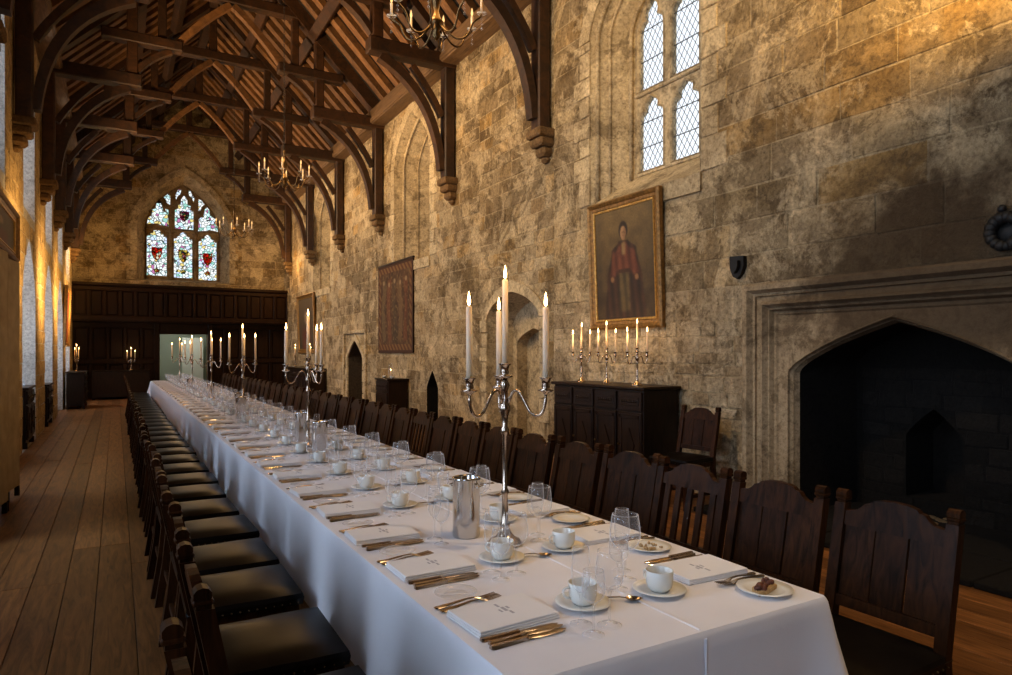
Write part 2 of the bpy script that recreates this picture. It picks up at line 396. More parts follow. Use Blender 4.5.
def quad_area(pts):
    q = [project(*p) for p in pts]
    if any(p is None for p in q): return 0
    q = [(min(max(p[0], 0), 1012), min(max(p[1], 0), 675)) for p in q]
    a = 0
    for i in range(len(q)):
        x0, y0 = q[i]; x1, y1 = q[(i + 1) % len(q)]; a += x0 * y1 - x1 * y0
    return abs(a) / 2

def arch_curve(c, w, zs, rise, n=12, point=0.45):
    """from the +w springing over the apex to the -w springing"""
    R = []
    for i in range(n + 1):
        a = math.pi / 2 * i / n; d = w * math.cos(a)
        z = zs + rise * ((1 - point) * math.sqrt(max(0, 1 - (d / w) ** 2)) + point * (1 - d / w)); R.append((d, z))
    return [(c + d, z) for d, z in R] + [(c - d, z) for d, z in R[-2::-1]]
def arch_loop(c, w, zb, zs, rise, n=12, point=0.45):
    return [(c - w, zb), (c + w, zb)] + arch_curve(c, w, zs, rise, n, point)
def cusp_loop(c, w, zb, zs, rise):
    """cusped (trefoil) gothic light"""
    P = [(c - w, zb), (c + w, zb)]
    pts = [(1.0, 0.0), (0.93, 0.22), (0.72, 0.33), (0.55, 0.36), (0.60, 0.5), (0.55, 0.68), (0.36, 0.78), (0.18, 0.88), (0.0, 1.0)]
    P += [(c + w * a, zs + rise * b) for a, b in pts] + [(c - w * a, zs + rise * b) for a, b in pts[-2::-1]]
    return P
def fill_sheet(outer, holes):
    """flat polygon with holes -> verts2d, tris"""
    bm = bmesh.new(); edges = []
    for loop in [outer] + holes:
        vsx = [bm.verts.new((a, b, 0)) for a, b in loop]
        for i in range(len(vsx)): edges.append(bm.edges.new((vsx[i], vsx[(i + 1) % len(vsx)])))
    bmesh.ops.triangle_fill(bm, use_beauty=True, use_dissolve=False, edges=edges)
    bm.verts.index_update()
    V = [(v.co.x, v.co.y) for v in bm.verts]; F = [[v.index for v in f.verts] for f in bm.faces]; bm.free()
    return V, F
def sheet_into(mb, outer, holes, fn, d):
    V, F = fill_sheet(outer, holes); mb.add([fn(a, b, d) for a, b in V], F)
def plate_into(mb, outer, holes, fn, d0, d1):
    sheet_into(mb, outer, holes, fn, d0); sheet_into(mb, outer, holes, fn, d1)
    for L in [outer] + holes: band_into(mb, [fn(a, b, d0) for a, b in L], [fn(a, b, d1) for a, b in L], True)
def band_into(mb, A, B, closed=False, smooth=False):
    n = len(A); m = n if closed else n - 1
    mb.add(A + B, [(i, (i + 1) % n, n + (i + 1) % n, n + i) for i in range(m)], smooth)
def scale_loop(L, c, sa, zb, sb, dz=0):
    return [(c + (a - c) * sa, zb + (b - zb) * sb + dz) for a, b in L]
RW = lambda a, b, d: (XR - d, a, b)          # right-hand (fireplace) wall: a=y, b=z, d=out of the wall into the room
LW = lambda a, b, d: (XL + d, a, b)
BW = lambda a, b, d: (a, YB - d, b)
FW = lambda a, b, d: (a, YF + d, b)

# ---------------------------------------------------------------- stone walls
def hole_extent(L, z0, z1):
    ys = []
    n = len(L)
    for i in range(n):
        (a0, b0), (a1, b1) = L[i], L[(i + 1) % n]
        lo, hi = min(b0, b1), max(b0, b1)
        if hi < z0 or lo > z1: continue
        if abs(b1 - b0) < 1e-9: ys += [a0, a1]; continue
        for z in (max(z0, lo), min(z1, hi)):
            t = (z - b0) / (b1 - b0); ys.append(a0 + (a1 - a0) * t)
    return (min(ys), max(ys)) if ys else None
def block_mesh(mb, a0, a1, b0, b1, fn, proud, R, bev=0.007, back=-0.004):
    jj = .012 if (b1 - b0) < .255 else .006
    j = lambda: R.uniform(-jj, jj)
    c = [(a0 + j(), b0 + j()), (a1 + j(), b0 + j()), (a1 + j(), b1 + j()), (a0 + j(), b1 + j())]
    ca, cb = (a0 + a1) / 2, (b0 + b1) / 2
    ins = [(a + (bev if a < ca else -bev), b + (bev if b < cb else -bev)) for a, b in c]
    P = [fn(a, b, back) for a, b in c] + [fn(a, b, proud * .5) for a, b in c] + [fn(a, b, proud + R.uniform(-.003, .003)) for a, b in ins]
    F = [(8, 9, 10, 11)]
    for k in (0, 4):
        for i in range(4): F.append((k + i, k + (i + 1) % 4, k + 4 + (i + 1) % 4, k + 4 + i))
    return mb.add(P, F)
def lay_blocks(fn, zones, holes, seed, topfn=None):
    """zones: (a0,a1,z0,z1,hmin,hmax,lmin,lmax); holes: (loop, margin)"""
    R = random.Random(seed); out = []
    for (A0, A1, Z0, Z1, hm, hM, lm, lM) in zones:
        z = Z0
        while z < Z1 - 0.03:
            h = R.uniform(hm, hM)
            if z + h > Z1 - hm * .6: h = Z1 - z
            iv = [(A0, A1)]
            if topfn:
                lo, hi = topfn(z + h); iv = [(max(A0, lo), min(A1, hi))]
            for L, m in holes:
                e = hole_extent(L, z + .01, z + h - .01)
                if not e: continue
                e = (e[0] - m, e[1] + m); nv = []
                for (p, q) in iv:
                    if e[1] <= p or e[0] >= q: nv.append((p, q)); continue
                    if e[0] - p > .07: nv.append((p, e[0]))
                    if q - e[1] > .07: nv.append((e[1], q))
                iv = nv
            for (p, q) in iv:
                a = p; first = True
                while a < q - 1e-4:
                    l = R.uniform(lm, lM) * (R.uniform(.4, 1) if first else 1); first = False
                    if a + l > q - lm * .6: l = q - a
                    out.append((a + .007, a + l - .007, z + .007, z + h - .007, R.uniform(.003, .013))); a += l
            z += h
    return out
def place_blocks(wall, blocks, fn, mat, nsingle, seed, name='stone_block'):
    R = random.Random(seed)
    sized = sorted(blocks, key=lambda b: -quad_area([fn(b[0], b[2], 0), fn(b[1], b[2], 0), fn(b[1], b[3], 0), fn(b[0], b[3], 0)]))
    rest = MB()
    for k, b in enumerate(sized):
        if k < nsingle:
            c = fn((b[0] + b[1]) / 2, (b[2] + b[3]) / 2, 0); mb = MB()
            block_mesh(mb, b[0], b[1], b[2], b[3], fn, b[4], R); mb.shift(c).build(name, mat, wall, c)
        else: block_mesh(rest, b[0], b[1], b[2], b[3], fn, b[4], R)
    if rest.v:
        o = rest.build('small_stones', mat, wall); o['kind'] = 'stuff'
def dress_arch(wall, fn, c, w, zb, zs, rise, point, width, mat, seed, proud=0.03, sill=False, n=12, jambs=True):
    """jamb stones and voussoirs round an arched opening"""
    R = random.Random(seed)
    if jambs:
        z = zb; k = 0
        while z < zs - .05:
            h = min(R.uniform(.22, .36), zs - z)
            if zs - z - h < .12: h = zs - z
            for s in (-1, 1):
                wd = width * (1.0 if (k + (s > 0)) % 2 else 1.55)
                a0, a1 = sorted((c + s * w, c + s * (w + wd)))
                mb = MB(); block_mesh(mb, a0, a1, z + .004, z + h - .004, fn, proud, R, .008); o = fn((a0 + a1) / 2, z + h / 2, 0)
                mb.shift(o).build('jamb_stone', mat, wall, o)
            z += h; k += 1
    inn = arch_curve(c, w, zs, rise, n, point); out = arch_curve(c, w + width, zs, rise + width * 1.15, n, point)
    step = max(1, round(len(inn) / 11)); i = 0
    while i < len(inn) - 1:
        j = min(i + step, len(inn) - 1)
        if len(inn) - 1 - j < step / 2: j = len(inn) - 1
        poly = [inn[q] for q in range(i, j + 1)] + [out[q] for q in range(j, i - 1, -1)]
        mid = (sum(p[0] for p in poly) / len(poly), sum(p[1] for p in poly) / len(poly))
        poly = [(mid[0] + (a - mid[0]) * .985, mid[1] + (b - mid[1]) * .985) for a, b in poly]
        o = fn(mid[0], mid[1], 0); MB().prism(poly, fn, -.004, proud + R.uniform(-.004, .004)).shift(o).build('voussoir', mat, wall, o)
        i = j

# ================================================================ THE SETTING
# ---- floor: every plank an object
floor = MB().box(((XL + XR) / 2 - .15, (YB + YF) / 2, -0.06), (XR - XL + 1.6, YB - YF + .2, 0.06)).build('floor', 'void')
structure(floor, 'wide brown oak floorboards running the length of the hall', 'floor')
R = random.Random(3); x = XL - 0.80; PW = 0.19
while x < XR - 0.01:
    w = min(PW * R.uniform(.93, 1.07), XR - x + .02); y = YF - R.uniform(0, 3.0)
    while y < YB:
        L = R.uniform(4.2, 6.2); y0 = max(y, YF); y1 = min(y + L, YB)
        if y1 - y0 > .05:
            c = (x + w / 2, (y0 + y1) / 2, -0.016)
            MB().box((0, 0, R.uniform(-.0012, .0012)), (w - .003, y1 - y0 - .003, .032), None, .0025).build('floor_plank', 'floor_oak', floor, c)
        y += L
    x += w

# ---- openings
WIN_R = [6.09, 13.2, 20.3]
WW, WZB, WZS, WRISE = 0.97, 3.40, 5.55, 0.95
right_holes = [arch_loop(c, WW, WZB, WZS, WRISE) for c in WIN_R]
D1 = dict(c=9.05, w=0.80, zs=2.02, rise=0.42, point=.3)
D2 = dict(c=17.0, w=0.62, zs=1.35, rise=0.46, point=.75)
NI = dict(c=12.13, w=0.27, zs=0.80, rise=0.34, point=.85)
for d in (D1, D2, NI): right_holes.append(arch_loop(d['c'], d['w'], 0, d['zs'], d['rise'], 10, d['point']))
FPC, FPW, FPT = 3.13, 1.37, 2.13
right_holes.append([(FPC - FPW, 0), (FPC + FPW, 0), (FPC + FPW, FPT), (FPC - FPW, FPT)])
mb = MB(); sheet_into(mb, [(YF, -.1), (YB, -.1), (YB, 7.15), (YF, 7.15)], right_holes, RW, 0)
WD = 0.45; REVEALS = []
for c in WIN_R:      # splayed reveals and sloping sills
    A = arch_loop(c, WW, WZB, WZS, WRISE); B = arch_loop(c, 0.56, 3.74, WZS, .62); WD = .45 if c < 8 else 1.15
    rv = MB()
    for q, rr in ((.16, .030), (.42, .022), (.86, .030)):
        M_ = [((1 - q) * a0 + q * a1, (1 - q) * b0 + q * b1) for (a0, b0), (a1, b1) in zip(A, B)][1:]; M_ = M_ + [((1 - q) * A[0][0] + q * B[0][0], (1 - q) * A[0][1] + q * B[0][1])]
        rv.tube([RW(a, b, -WD * q) for a, b in M_], rr, 7)
    band_into(rv, [RW(a, b, .0) for a, b in A], [RW(a, b, -WD) for a, b in B], True); REVEALS.append(rv)
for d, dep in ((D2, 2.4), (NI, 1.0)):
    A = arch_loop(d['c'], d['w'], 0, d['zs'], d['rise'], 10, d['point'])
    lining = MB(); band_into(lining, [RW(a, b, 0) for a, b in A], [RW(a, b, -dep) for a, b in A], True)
    sheet_into(lining, A, [], RW, -dep); REVEALS.append((lining, 'passage_lining', 'shaded_passage_stone' if dep > 2 else 'soot_shade_brick'))  # lining colours carry the darkness of the doorway and niche interiors as painted shade
# deep doorway with a smaller blocked door in its back
A = arch_loop(D1['c'], D1['w'], 0, D1['zs'], D1['rise'], 10, D1['point']); I = arch_loop(D1['c'] + .05, .52, 0.02, 1.62, .26, 8, .4)
B = scale_loop(A, D1['c'], .86, 0, .96)
band_into(mb, [RW(a, b, 0) for a, b in A], [RW(a, b, -.42) for a, b in B], True)
sheet_into(mb, B, [I], RW, -.42)
band_into(mb, [RW(a, b, -.42) for a, b in I], [RW(a, b, -.62) for a, b in I], True); sheet_into(mb, I, [], RW, -.62)
wall_right = mb.build('wall_right', 'mortar')
structure(wall_right, 'tall rubble and ashlar stone wall with the fireplace', 'wall')
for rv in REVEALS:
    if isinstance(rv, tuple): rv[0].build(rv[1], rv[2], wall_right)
    else: rv.build('window_reveal', 'dressed_stone', wall_right)
holes = [(L, .20) for L in right_holes[:3]] + [(right_holes[3], .20), (right_holes[4], .20), (right_holes[5], .02), (right_holes[6], .0)]
zones = [(YF, 4.4, 0, 2.16, .20, .30, .3, .75), (YF, 7.9, 2.16, 7.0, .27, .36, .45, 1.05),
         (7.9, 10.15, 0, 7.0, .17, .27, .28, .62), (10.15, 15.4, 0, 7.0, .19, .29, .3, .75), (15.4, YB, 0, 7.0, .2, .3, .35, .8)]
place_blocks(wall_right, lay_blocks(RW, zones, holes, 11), RW, 'wall_stone', 230, 5)
place_blocks(wall_right, lay_blocks(RW, [(4.4, 7.9, 0, 2.16, .11, .19, .16, .46)], holes, 14), RW, 'rubble_stone', 65, 15, 'rubble_stone')
for i, c in enumerate(WIN_R): dress_arch(wall_right, RW, c, WW, WZB, WZS, WRISE, .45, .22, 'dressed_stone', 20 + i, .022)
dress_arch(wall_right, RW, D1['c'], D1['w'], 0, D1['zs'], D1['rise'], .3, .16, 'dressed_stone', 31, .035, n=10)
dress_arch(wall_right, RW, D2['c'], D2['w'], 0, D2['zs'], D2['rise'], .75, .16, 'dressed_stone', 32, .035, n=10)
# square label moulding over the far door
mb = MB()
for a, b, sa, sb in ((D2['c'], 2.02, 1.90, .09), (D2['c'] - .91, 1.0, .09, 2.0), (D2['c'] + .91, 1.0, .09, 2.0)): mb.box(RW(a, b, .03), (.07, sa, sb), None, .012)
mb.build('label_moulding', 'dressed_stone', wall_right)
for c in WIN_R:      # sill stones
    for k in range(3):
        a0 = c - WW + k * 2 * WW / 3
        P = [RW(a0 + .006, WZB - .2, .03), RW(a0 + 2 * WW / 3 - .006, WZB - .2, .03), RW(a0 + 2 * WW / 3 - .006, WZB - .01, .03), RW(a0 + .006, WZB - .01, .03),
             RW(a0 + .006, WZB - .2, -.03), RW(a0 + 2 * WW / 3 - .006, WZB - .2, -.03), RW(a0 + 2 * WW / 3 - .006, WZB + .02, -.03), RW(a0 + .006, WZB + .02, -.03)]
        o = RW(a0 + WW / 3, WZB - .1, 0)
        MB().add(P, [(0, 1, 2, 3), (0, 4, 5, 1), (3, 2, 6, 7), (0, 3, 7, 4), (1, 5, 6, 2), (4, 7, 6, 5)]).shift(o).build('sill_stone', 'dressed_stone', wall_right, o)

# ---- leaded windows
def came_mesh(w, z0, z1, fn, c, d, dia=(.088, .135), t=.005):
    mb = MB(); dx, dz = dia; span = z1 - z0
    slope = dz / dx
    k = -int(span / dz) - 2
    while True:
        a0 = c - w + k * dx
        if a0 > c + w + 0.001: break
        for s in (1, -1):
            # line a = a0' + s*t*dx/dz
            pts = []
            for zz in (z0, z1): pts.append(((a0 if s > 0 else 2 * c - a0) + s * (zz - z0) / slope, zz))
            (p0, q0), (p1, q1) = pts
            lo, hi = c - w, c + w
            ts = [0, 1]
            if abs(p1 - p0) > 1e-9:
                ta, tb = sorted(((lo - p0) / (p1 - p0), (hi - p0) / (p1 - p0))); ts = [max(0, ta), min(1, tb)]
            if ts[1] - ts[0] > .005:
                A = (p0 + (p1 - p0) * ts[0], q0 + (q1 - q0) * ts[0]); B = (p0 + (p1 - p0) * ts[1], q0 + (q1 - q0) * ts[1])
                mb.beam(fn(A[0], A[1], d), fn(B[0], B[1], d), t, t * 1.2, up=(1, 0, 0) if abs(fn(0, 0, 1)[0] - fn(0, 0, 0)[0]) > .5 else (0, 1, 0))
        k += 1
    nb = max(1, int(span / .42))
    for i in range(1, nb + 1):
        z = z0 + span * i / (nb + 1); mb.beam(fn(c - w, z, d), fn(c + w, z, d), t * 1.6, t * 2)
    return mb
def gothic_window(idx, fn, c, w, zb, zs, rise, dd, lattice, label):
    """two-light transomed window set at depth dd"""
    root = bpy.data.objects.new('window_%d' % idx, None); COL.objects.link(root); root.location = fn(c, zb, dd)
    structure(root, label, 'window'); org = Vector(fn(c, zb, dd))
    outer = arch_loop(c, w, zb, zs, rise); lw = (w - .13) / 2; lc = .078 + lw
    hs = []; zt = zb + (zs - zb) * .552
    for s in (-1, 1):
        hs.append(cusp_loop(c + s * lc, lw, zb + .05, zt - .30, .26)); hs.append(cusp_loop(c + s * lc, lw, zt + .075, zs - .02, .40))
    mb = MB(); plate_into(mb, outer, hs, fn, dd - .05, dd + .02)
    mb.box(fn(c, zt + .02, dd + .03), (.06, 2 * w, .05) if fn in (RW, LW) else (2 * w, .06, .05), None, .015)
    for h in hs:   # bead moulding round every light
        B = scale_loop(h, sum(p[0] for p in h) / len(h), 1.08, (h[0][1] + h[2][1]) / 2, 1.03)
        band_into(mb, [fn(a, b, dd + .021) for a, b in h], [fn(a, b, dd + .04) for a, b in B], True)
        band_into(mb, [fn(a, b, dd + .04) for a, b in B], [fn(a, b, dd + .021) for a, b in scale_loop(h, sum(p[0] for p in h) / len(h), 1.15, (h[0][1] + h[2][1]) / 2, 1.05)], True)
    mb.shift(org).build('tracery', 'dressed_stone', root)
    for h in hs:
        ca = (h[0][0] + h[1][0]) / 2; z0 = h[0][1] - .02; z1 = max(p[1] for p in h) + .02
        P = [fn(ca - lw - .02, z0, dd - .015), fn(ca + lw + .02, z0, dd - .015), fn(ca + lw + .02, z1, dd - .015), fn(ca - lw - .02, z1, dd - .015)]
        pane = MB().add(P, [(0, 1, 2, 3)]).shift(org).build('pane', 'window_glass', root)
        if lattice:
            o = came_mesh(lw + .02, z0, z1, fn, ca, dd - .008).shift(org).build('lead_lattice', 'lead', pane)
    return root
for i, c in enumerate(WIN_R):
    gothic_window(i + 1, RW, c, .56, 3.74, WZS, .62, -(.45 if i == 0 else 1.15), i == 0,
                  ['stone mullioned leaded window above the gilt-framed portrait', 'tall arched leaded window above the tapestry', 'distant arched leaded window beyond the tapestry'][i])

# ---- window-side wall (left of the aisle)
LWW = 0.80; left_holes = []
for c in BAYS_L:
    left_holes += [arch_loop(c, LWW, 3.70, 5.5, .85), arch_loop(c, .95, 0, 2.25, 1.05)]
mb = MB(); sheet_into(mb, [(YF, -.1), (YB, -.1), (YB, 7.15), (YF, 7.15)], left_holes, LW, 0)
for c in BAYS_L:
    A = arch_loop(c, LWW, 3.70, 5.5, .85); B = arch_loop(c, .58, 3.9, 5.45, .65)
    band_into(mb, [LW(a, b, 0) for a, b in A], [LW(a, b, -.5) for a, b in B], True)
    A = arch_loop(c, .95, 0, 2.25, 1.05); B = scale_loop(A, c, .93, 0, .97); Hh = [(c - .6, 1.0), (c + .6, 1.0), (c + .6, 2.7), (c - .6, 2.7)]
    band_into(mb, [LW(a, b, 0) for a, b in A], [LW(a, b, -.70) for a, b in B], True)
    sheet_into(mb, B, [Hh], LW, -.70); band_into(mb, [LW(a, b, -.70) for a, b in Hh], [LW(a, b, -.85) for a, b in Hh], True)
wall_left = mb.build('wall_left', 'pale_plaster'); structure(wall_left, 'pale stone wall pierced by tall arched window recesses', 'wall')
blk = lay_blocks(LW, [(YF, YB, 0, 7.0, .22, .32, .35, .8)], [(L, .03) for L in left_holes], 12)
place_blocks(wall_left, blk, LW, 'yellow_stone', 60, 6)
for i, c in enumerate(BAYS_L):
    gothic_window(4 + i, LW, c, .58, 3.9, 5.45, .65, -.5, False, 'arched upper window of the aisle wall, %s from the camera end' % ordn(i + 1))
    root = bpy.data.objects.new('window_%d' % (4 + len(BAYS_L) + i), None); COL.objects.link(root); root.location = LW(c, 1.0, -.8)
    structure(root, 'low window in the arched recess of the aisle wall, %s from the camera end' % ordn(i + 1), 'window')
    mb = MB()
    for a in (-.57, 0, .57): mb.box((0, a, .85), (.08, .07, 1.7))
    for z in (.03, .85, 1.67): mb.box((0, 0, z), (.075, 1.2, .06))
    mb.build('mullion_frame', 'dressed_stone', root); MB().box((0, 0, .85), (.006, 1.2, 1.7)).build('pane', 'window_glass', root)

# ---- end wall with the great stained window, gable, and the wall behind the camera
ZA = 10.35
GC, GW = 2.03, 1.42
gwin = arch_loop(GC, GW, 3.9, 5.75, 1.85, 14, .38); gin = arch_loop(GC, 1.16, 4.0, 5.75, 1.55, 14, .38)
door_b = [(1.28, 0), (2.72, 0), (2.72, 2.12), (1.28, 2.12)]
gable = [(XL - .1, -.1), (XR + .1, -.1), (XR + .1, 7.05), (CX, ZA), (XL - .1, 7.05)]
mb = MB(); sheet_into(mb, gable, [gwin, door_b], BW, 0)
band_into(mb, [BW(a, b, 0) for a, b in gwin], [BW(a, b, -.5) for a, b in gin], True)
wall_back = mb.build('wall_back', 'mortar'); structure(wall_back, 'stone gable wall around the stained glass window', 'wall')
def gable_ext(z): 
    k = 3.28 - max(0, z - 7.0); return (CX - k, CX + k) if k > .05 else (CX, CX)
blk = lay_blocks(BW, [(XL, XR, 3.6, 10.1, .24, .34, .4, .95)], [(gwin, .02)], 13, gable_ext)
place_blocks(wall_back, blk, BW, 'wall_stone', 130, 8)
dress_arch(wall_back, BW, GC, GW, 3.9, 5.75, 1.85, .38, .20, 'dressed_stone', 41, .06, n=14)
mb = MB(); sheet_into(mb, [(XL - .1, -.1), (XR + .1, -.1), (XR + .1, 7.05), (CX, ZA), (XL - .1, 7.05)], [], FW, 0)
wall_front = mb.build('wall_front', 'mortar'); structure(wall_front, 'stone end wall behind the camera', 'wall')

# great window: stone tracery, coloured panes, heraldic shields
gx = lambda px: .9 + (px - 92) * .00571
gz = lambda py: 4.08 + (605 - py) * .00634
wn_root = bpy.data.objects.new('window_30', None); COL.objects.link(wn_root); wn_root.location = BW(GC, 4.0, -.5)
structure(wn_root, 'great three-light stained glass window in the gable wall', 'window'); org = Vector(BW(GC, 4.0, -.5))
def light_poly(x0, x1, yb, ys, yt):
    c, w = (x0 + x1) / 2, (x1 - x0) / 2
    P = [(x0, yb), (x1, yb), (x1, ys), (c + w * .62, ys - (ys - yt) * .12), (c + w * .72, ys - (ys - yt) * .36), (c + w * .36, ys - (ys - yt) * .42), (c + w * .34, ys - (ys - yt) * .72), (c, yt),
         (c - w * .34, ys - (ys - yt) * .72), (c - w * .36, ys - (ys - yt) * .42), (c - w * .72, ys - (ys - yt) * .36), (c - w * .62, ys - (ys - yt) * .12), (x0, ys)]
    return [(gx(a), gz(b)) for a, b in P]
LIGHTS = [light_poly(93, 200, 600, 388, 345), light_poly(238, 340, 606, 392, 352), light_poly(375, 478, 612, 398, 356), light_poly(243, 347, 338, 235, 150)]
TRI = [(95, 325), (150, 318), (158, 325), (210, 330), (206, 262), (190, 248), (180, 250), (172, 205), (158, 188), (145, 205), (140, 236), (105, 250), (120, 275), (98, 292)]
POLY = [TRI, [(443 + 139 - a, b + 12) for a, b in TRI][::-1], [(182, 172), (205, 150), (220, 160), (218, 212), (200, 205), (196, 188)], [(246, 158), (262, 120), (280, 122), (272, 150), (258, 160), (250, 182)],
        [(318, 122), (330, 122), (352, 160), (348, 190), (338, 162), (320, 150)], [(374, 162), (392, 166), (410, 190), (392, 205), (388, 226), (374, 230)],
        [(228 - 39, 232), (208, 236), (211, 262), (200, 258)], [(107, 250), (124, 248), (121, 262), (109, 262)]]
LIGHTS += [[(gx(a), gz(b)) for a, b in p] for p in POLY]
mb = MB(); plate_into(mb, arch_loop(GC, 1.17, 3.98, 5.75, 1.56, 14, .38), LIGHTS, BW, -.55, -.43)
for x_ in (219, 357): mb.box(BW(gx(x_), 5.05, -.41), (.10, .06, 2.15), None, .02)
mb.box(BW(GC, gz(338) - .08, -.41), (2.3, .06, .07), None, .02)
mb.shift(org).build('tracery', 'rough_dark_stone', wn_root)
for i, L in enumerate(LIGHTS):
    c = (sum(p[0] for p in L) / len(L), sum(p[1] for p in L) / len(L)); G = [(c[0] + (a - c[0]) * 1.05, c[1] + (b - c[1]) * 1.04) for a, b in L]
    mb = MB(); sheet_into(mb, G, [], BW, -.50); pane = mb.shift(org).build('stained_pane', 'stained_glass', wn_root)
    if i < 4:
        x0, x1 = min(p[0] for p in L), max(p[0] for p in L); zc = [gz(480), gz(485), gz(495), gz(265)][i]; w = (x1 - x0) * .27; h = [.22, .22, .22, .17][i]
        S = [(-1, 1), (1, 1), (1, .1), (.75, -.5), (.35, -.88), (0, -1.1), (-.35, -.88), (-.75, -.5), (-1, .1)]
        cx_ = (x0 + x1) / 2
        MB().prism([(cx_ + a * w, zc + b * h) for a, b in S], BW, -.492, -.486).shift(org).build('shield', ['ruby_glass', 'gold_glass', 'ruby_glass', 'violet_glass'][i], pane)
        if i < 3:
            D_ = [(0, 1), (.8, .3), (.5, -.8), (-.5, -.8), (-.8, .3)]
            MB().prism([(cx_ + a * w * .8, gz(572) + b * .09) for a, b in D_], BW, -.492, -.486).shift(org).build('badge', 'gold_glass', pane)
        mb = MB()
        zb_, zt_ = min(p[1] for p in L), max(p[1] for p in L); nb = 3 if i < 3 else 2
        for k in range(1, nb + 1): mb.box(BW(cx_, zb_ + (zt_ - zb_) * k / (nb + 1), -.495), (x1 - x0 + .05, .012, .012))
        mb.shift(org).build('lead_bar', 'lead', pane)

# ---- roof: boards, rafters, purlins, plates
DXE = (XR - XL) / 2 - .05; ZE = 6.95
RF = lambda s, dx, y, o=0: (CX + s * (dx + o * .7071), y, ZE + (DXE - dx) + o * .7071)     # point on the rafter underside, o = out through the roof
ceil_mb = MB()
for s in (-1, 1):
    P = [RF(s, DXE + .25, YF - .1, .15), RF(s, -.0, YF - .1, .15), RF(s, -.0, YB + .1, .15), RF(s, DXE + .25, YB + .1, .15)]
    P2 = [RF(s, DXE + .25, YF - .1, .22), RF(s, -.0, YF - .1, .22), RF(s, -.0, YB + .1, .22), RF(s, DXE + .25, YB + .1, .22)]
    ceil_mb.add(P + P2, [(0, 1, 2, 3), (4, 7, 6, 5), (0, 4, 5, 1), (1, 5, 6, 2), (2, 6, 7, 3), (3, 7, 4, 0)])
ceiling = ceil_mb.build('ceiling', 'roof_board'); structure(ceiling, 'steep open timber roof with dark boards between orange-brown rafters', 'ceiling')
R = random.Random(9)
raf = {}
for s in (-1, 1):
    m_ = MB(); m_.beam(Vector(RF(s, DXE + .2, 0, .07)), Vector(RF(s, 0, 0, .07)), .13, .19, up=(0, 1, 0)); c0 = Vector(RF(s, DXE / 2, 0, .07))
    raf[s] = (m_.shift(c0).mesh('rafter', 'rafter_oak'), c0)
    y = YF + .3
    while y < YB:
        if min(abs(y - t) for t in TRUSS) > .22:
            link('rafter', raf[s][0], ceiling, (c0.x, y + R.uniform(-.03, .03), c0.z))
        y += .43
    for dx in (0.9, 1.72):
        for a, b in zip([YF] + TRUSS, TRUSS + [YB]):
            c = Vector(RF(s, dx, (a + b) / 2, -.09)); m_ = MB()
            m_.beam(Vector(RF(s, dx, a + .1, -.09)), Vector(RF(s, dx, b - .1, -.09)), .22, .16, up=Vector((s * .7071, 0, .7071)), bev=.015)
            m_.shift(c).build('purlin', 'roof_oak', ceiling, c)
    for a, b in zip([YF] + TRUSS, TRUSS + [YB]):
        c = Vector((CX + s * (DXE - .10), (a + b) / 2, ZP + .16)); m_ = MB()
        m_.box((0, 0, 0), (.34, b - a - .02, .34), None, .015); m_.box((-s * .15, 0, -.10), (.10, b - a - .02, .10), None, .012)
        m_.build('wall_plate', 'plate_oak', ceiling, c)
MB().box((0, 0, 0), (.2, YB - YF, .28), None, .02).build('ridge_beam', 'roof_oak', ceiling, (CX, (YB + YF) / 2, ZE + DXE - .08))

def ribbon(path, th, y, wd):
    """curved timber: 2D path (x,z) with thickness th, width wd along y"""
    mb = MB(); n = len(path); A = []; B = []
    for i, (a, b) in enumerate(path):
        p, q = path[max(i - 1, 0)], path[min(i + 1, n - 1)]; tx, tz = q[0] - p[0], q[1] - p[1]; l = math.hypot(tx, tz); nx, nz = -tz / l, tx / l
        t = th(i / (n - 1)) if callable(th) else th
        A.append((a + nx * t / 2, b + nz * t / 2)); B.append((a - nx * t / 2, b - nz * t / 2))
    return mb.prism(A + B[::-1], lambda a, b, d: (a, y + d, b), -wd / 2, wd / 2)
def bez(p0, p1, p2, n=12):
    return [((1 - t) ** 2 * p0[0] + 2 * t * (1 - t) * p1[0] + t * t * p2[0], (1 - t) ** 2 * p0[1] + 2 * t * (1 - t) * p1[1] + t * t * p2[1]) for t in [i / n for i in range(n + 1)]]
HB = DXE + .02
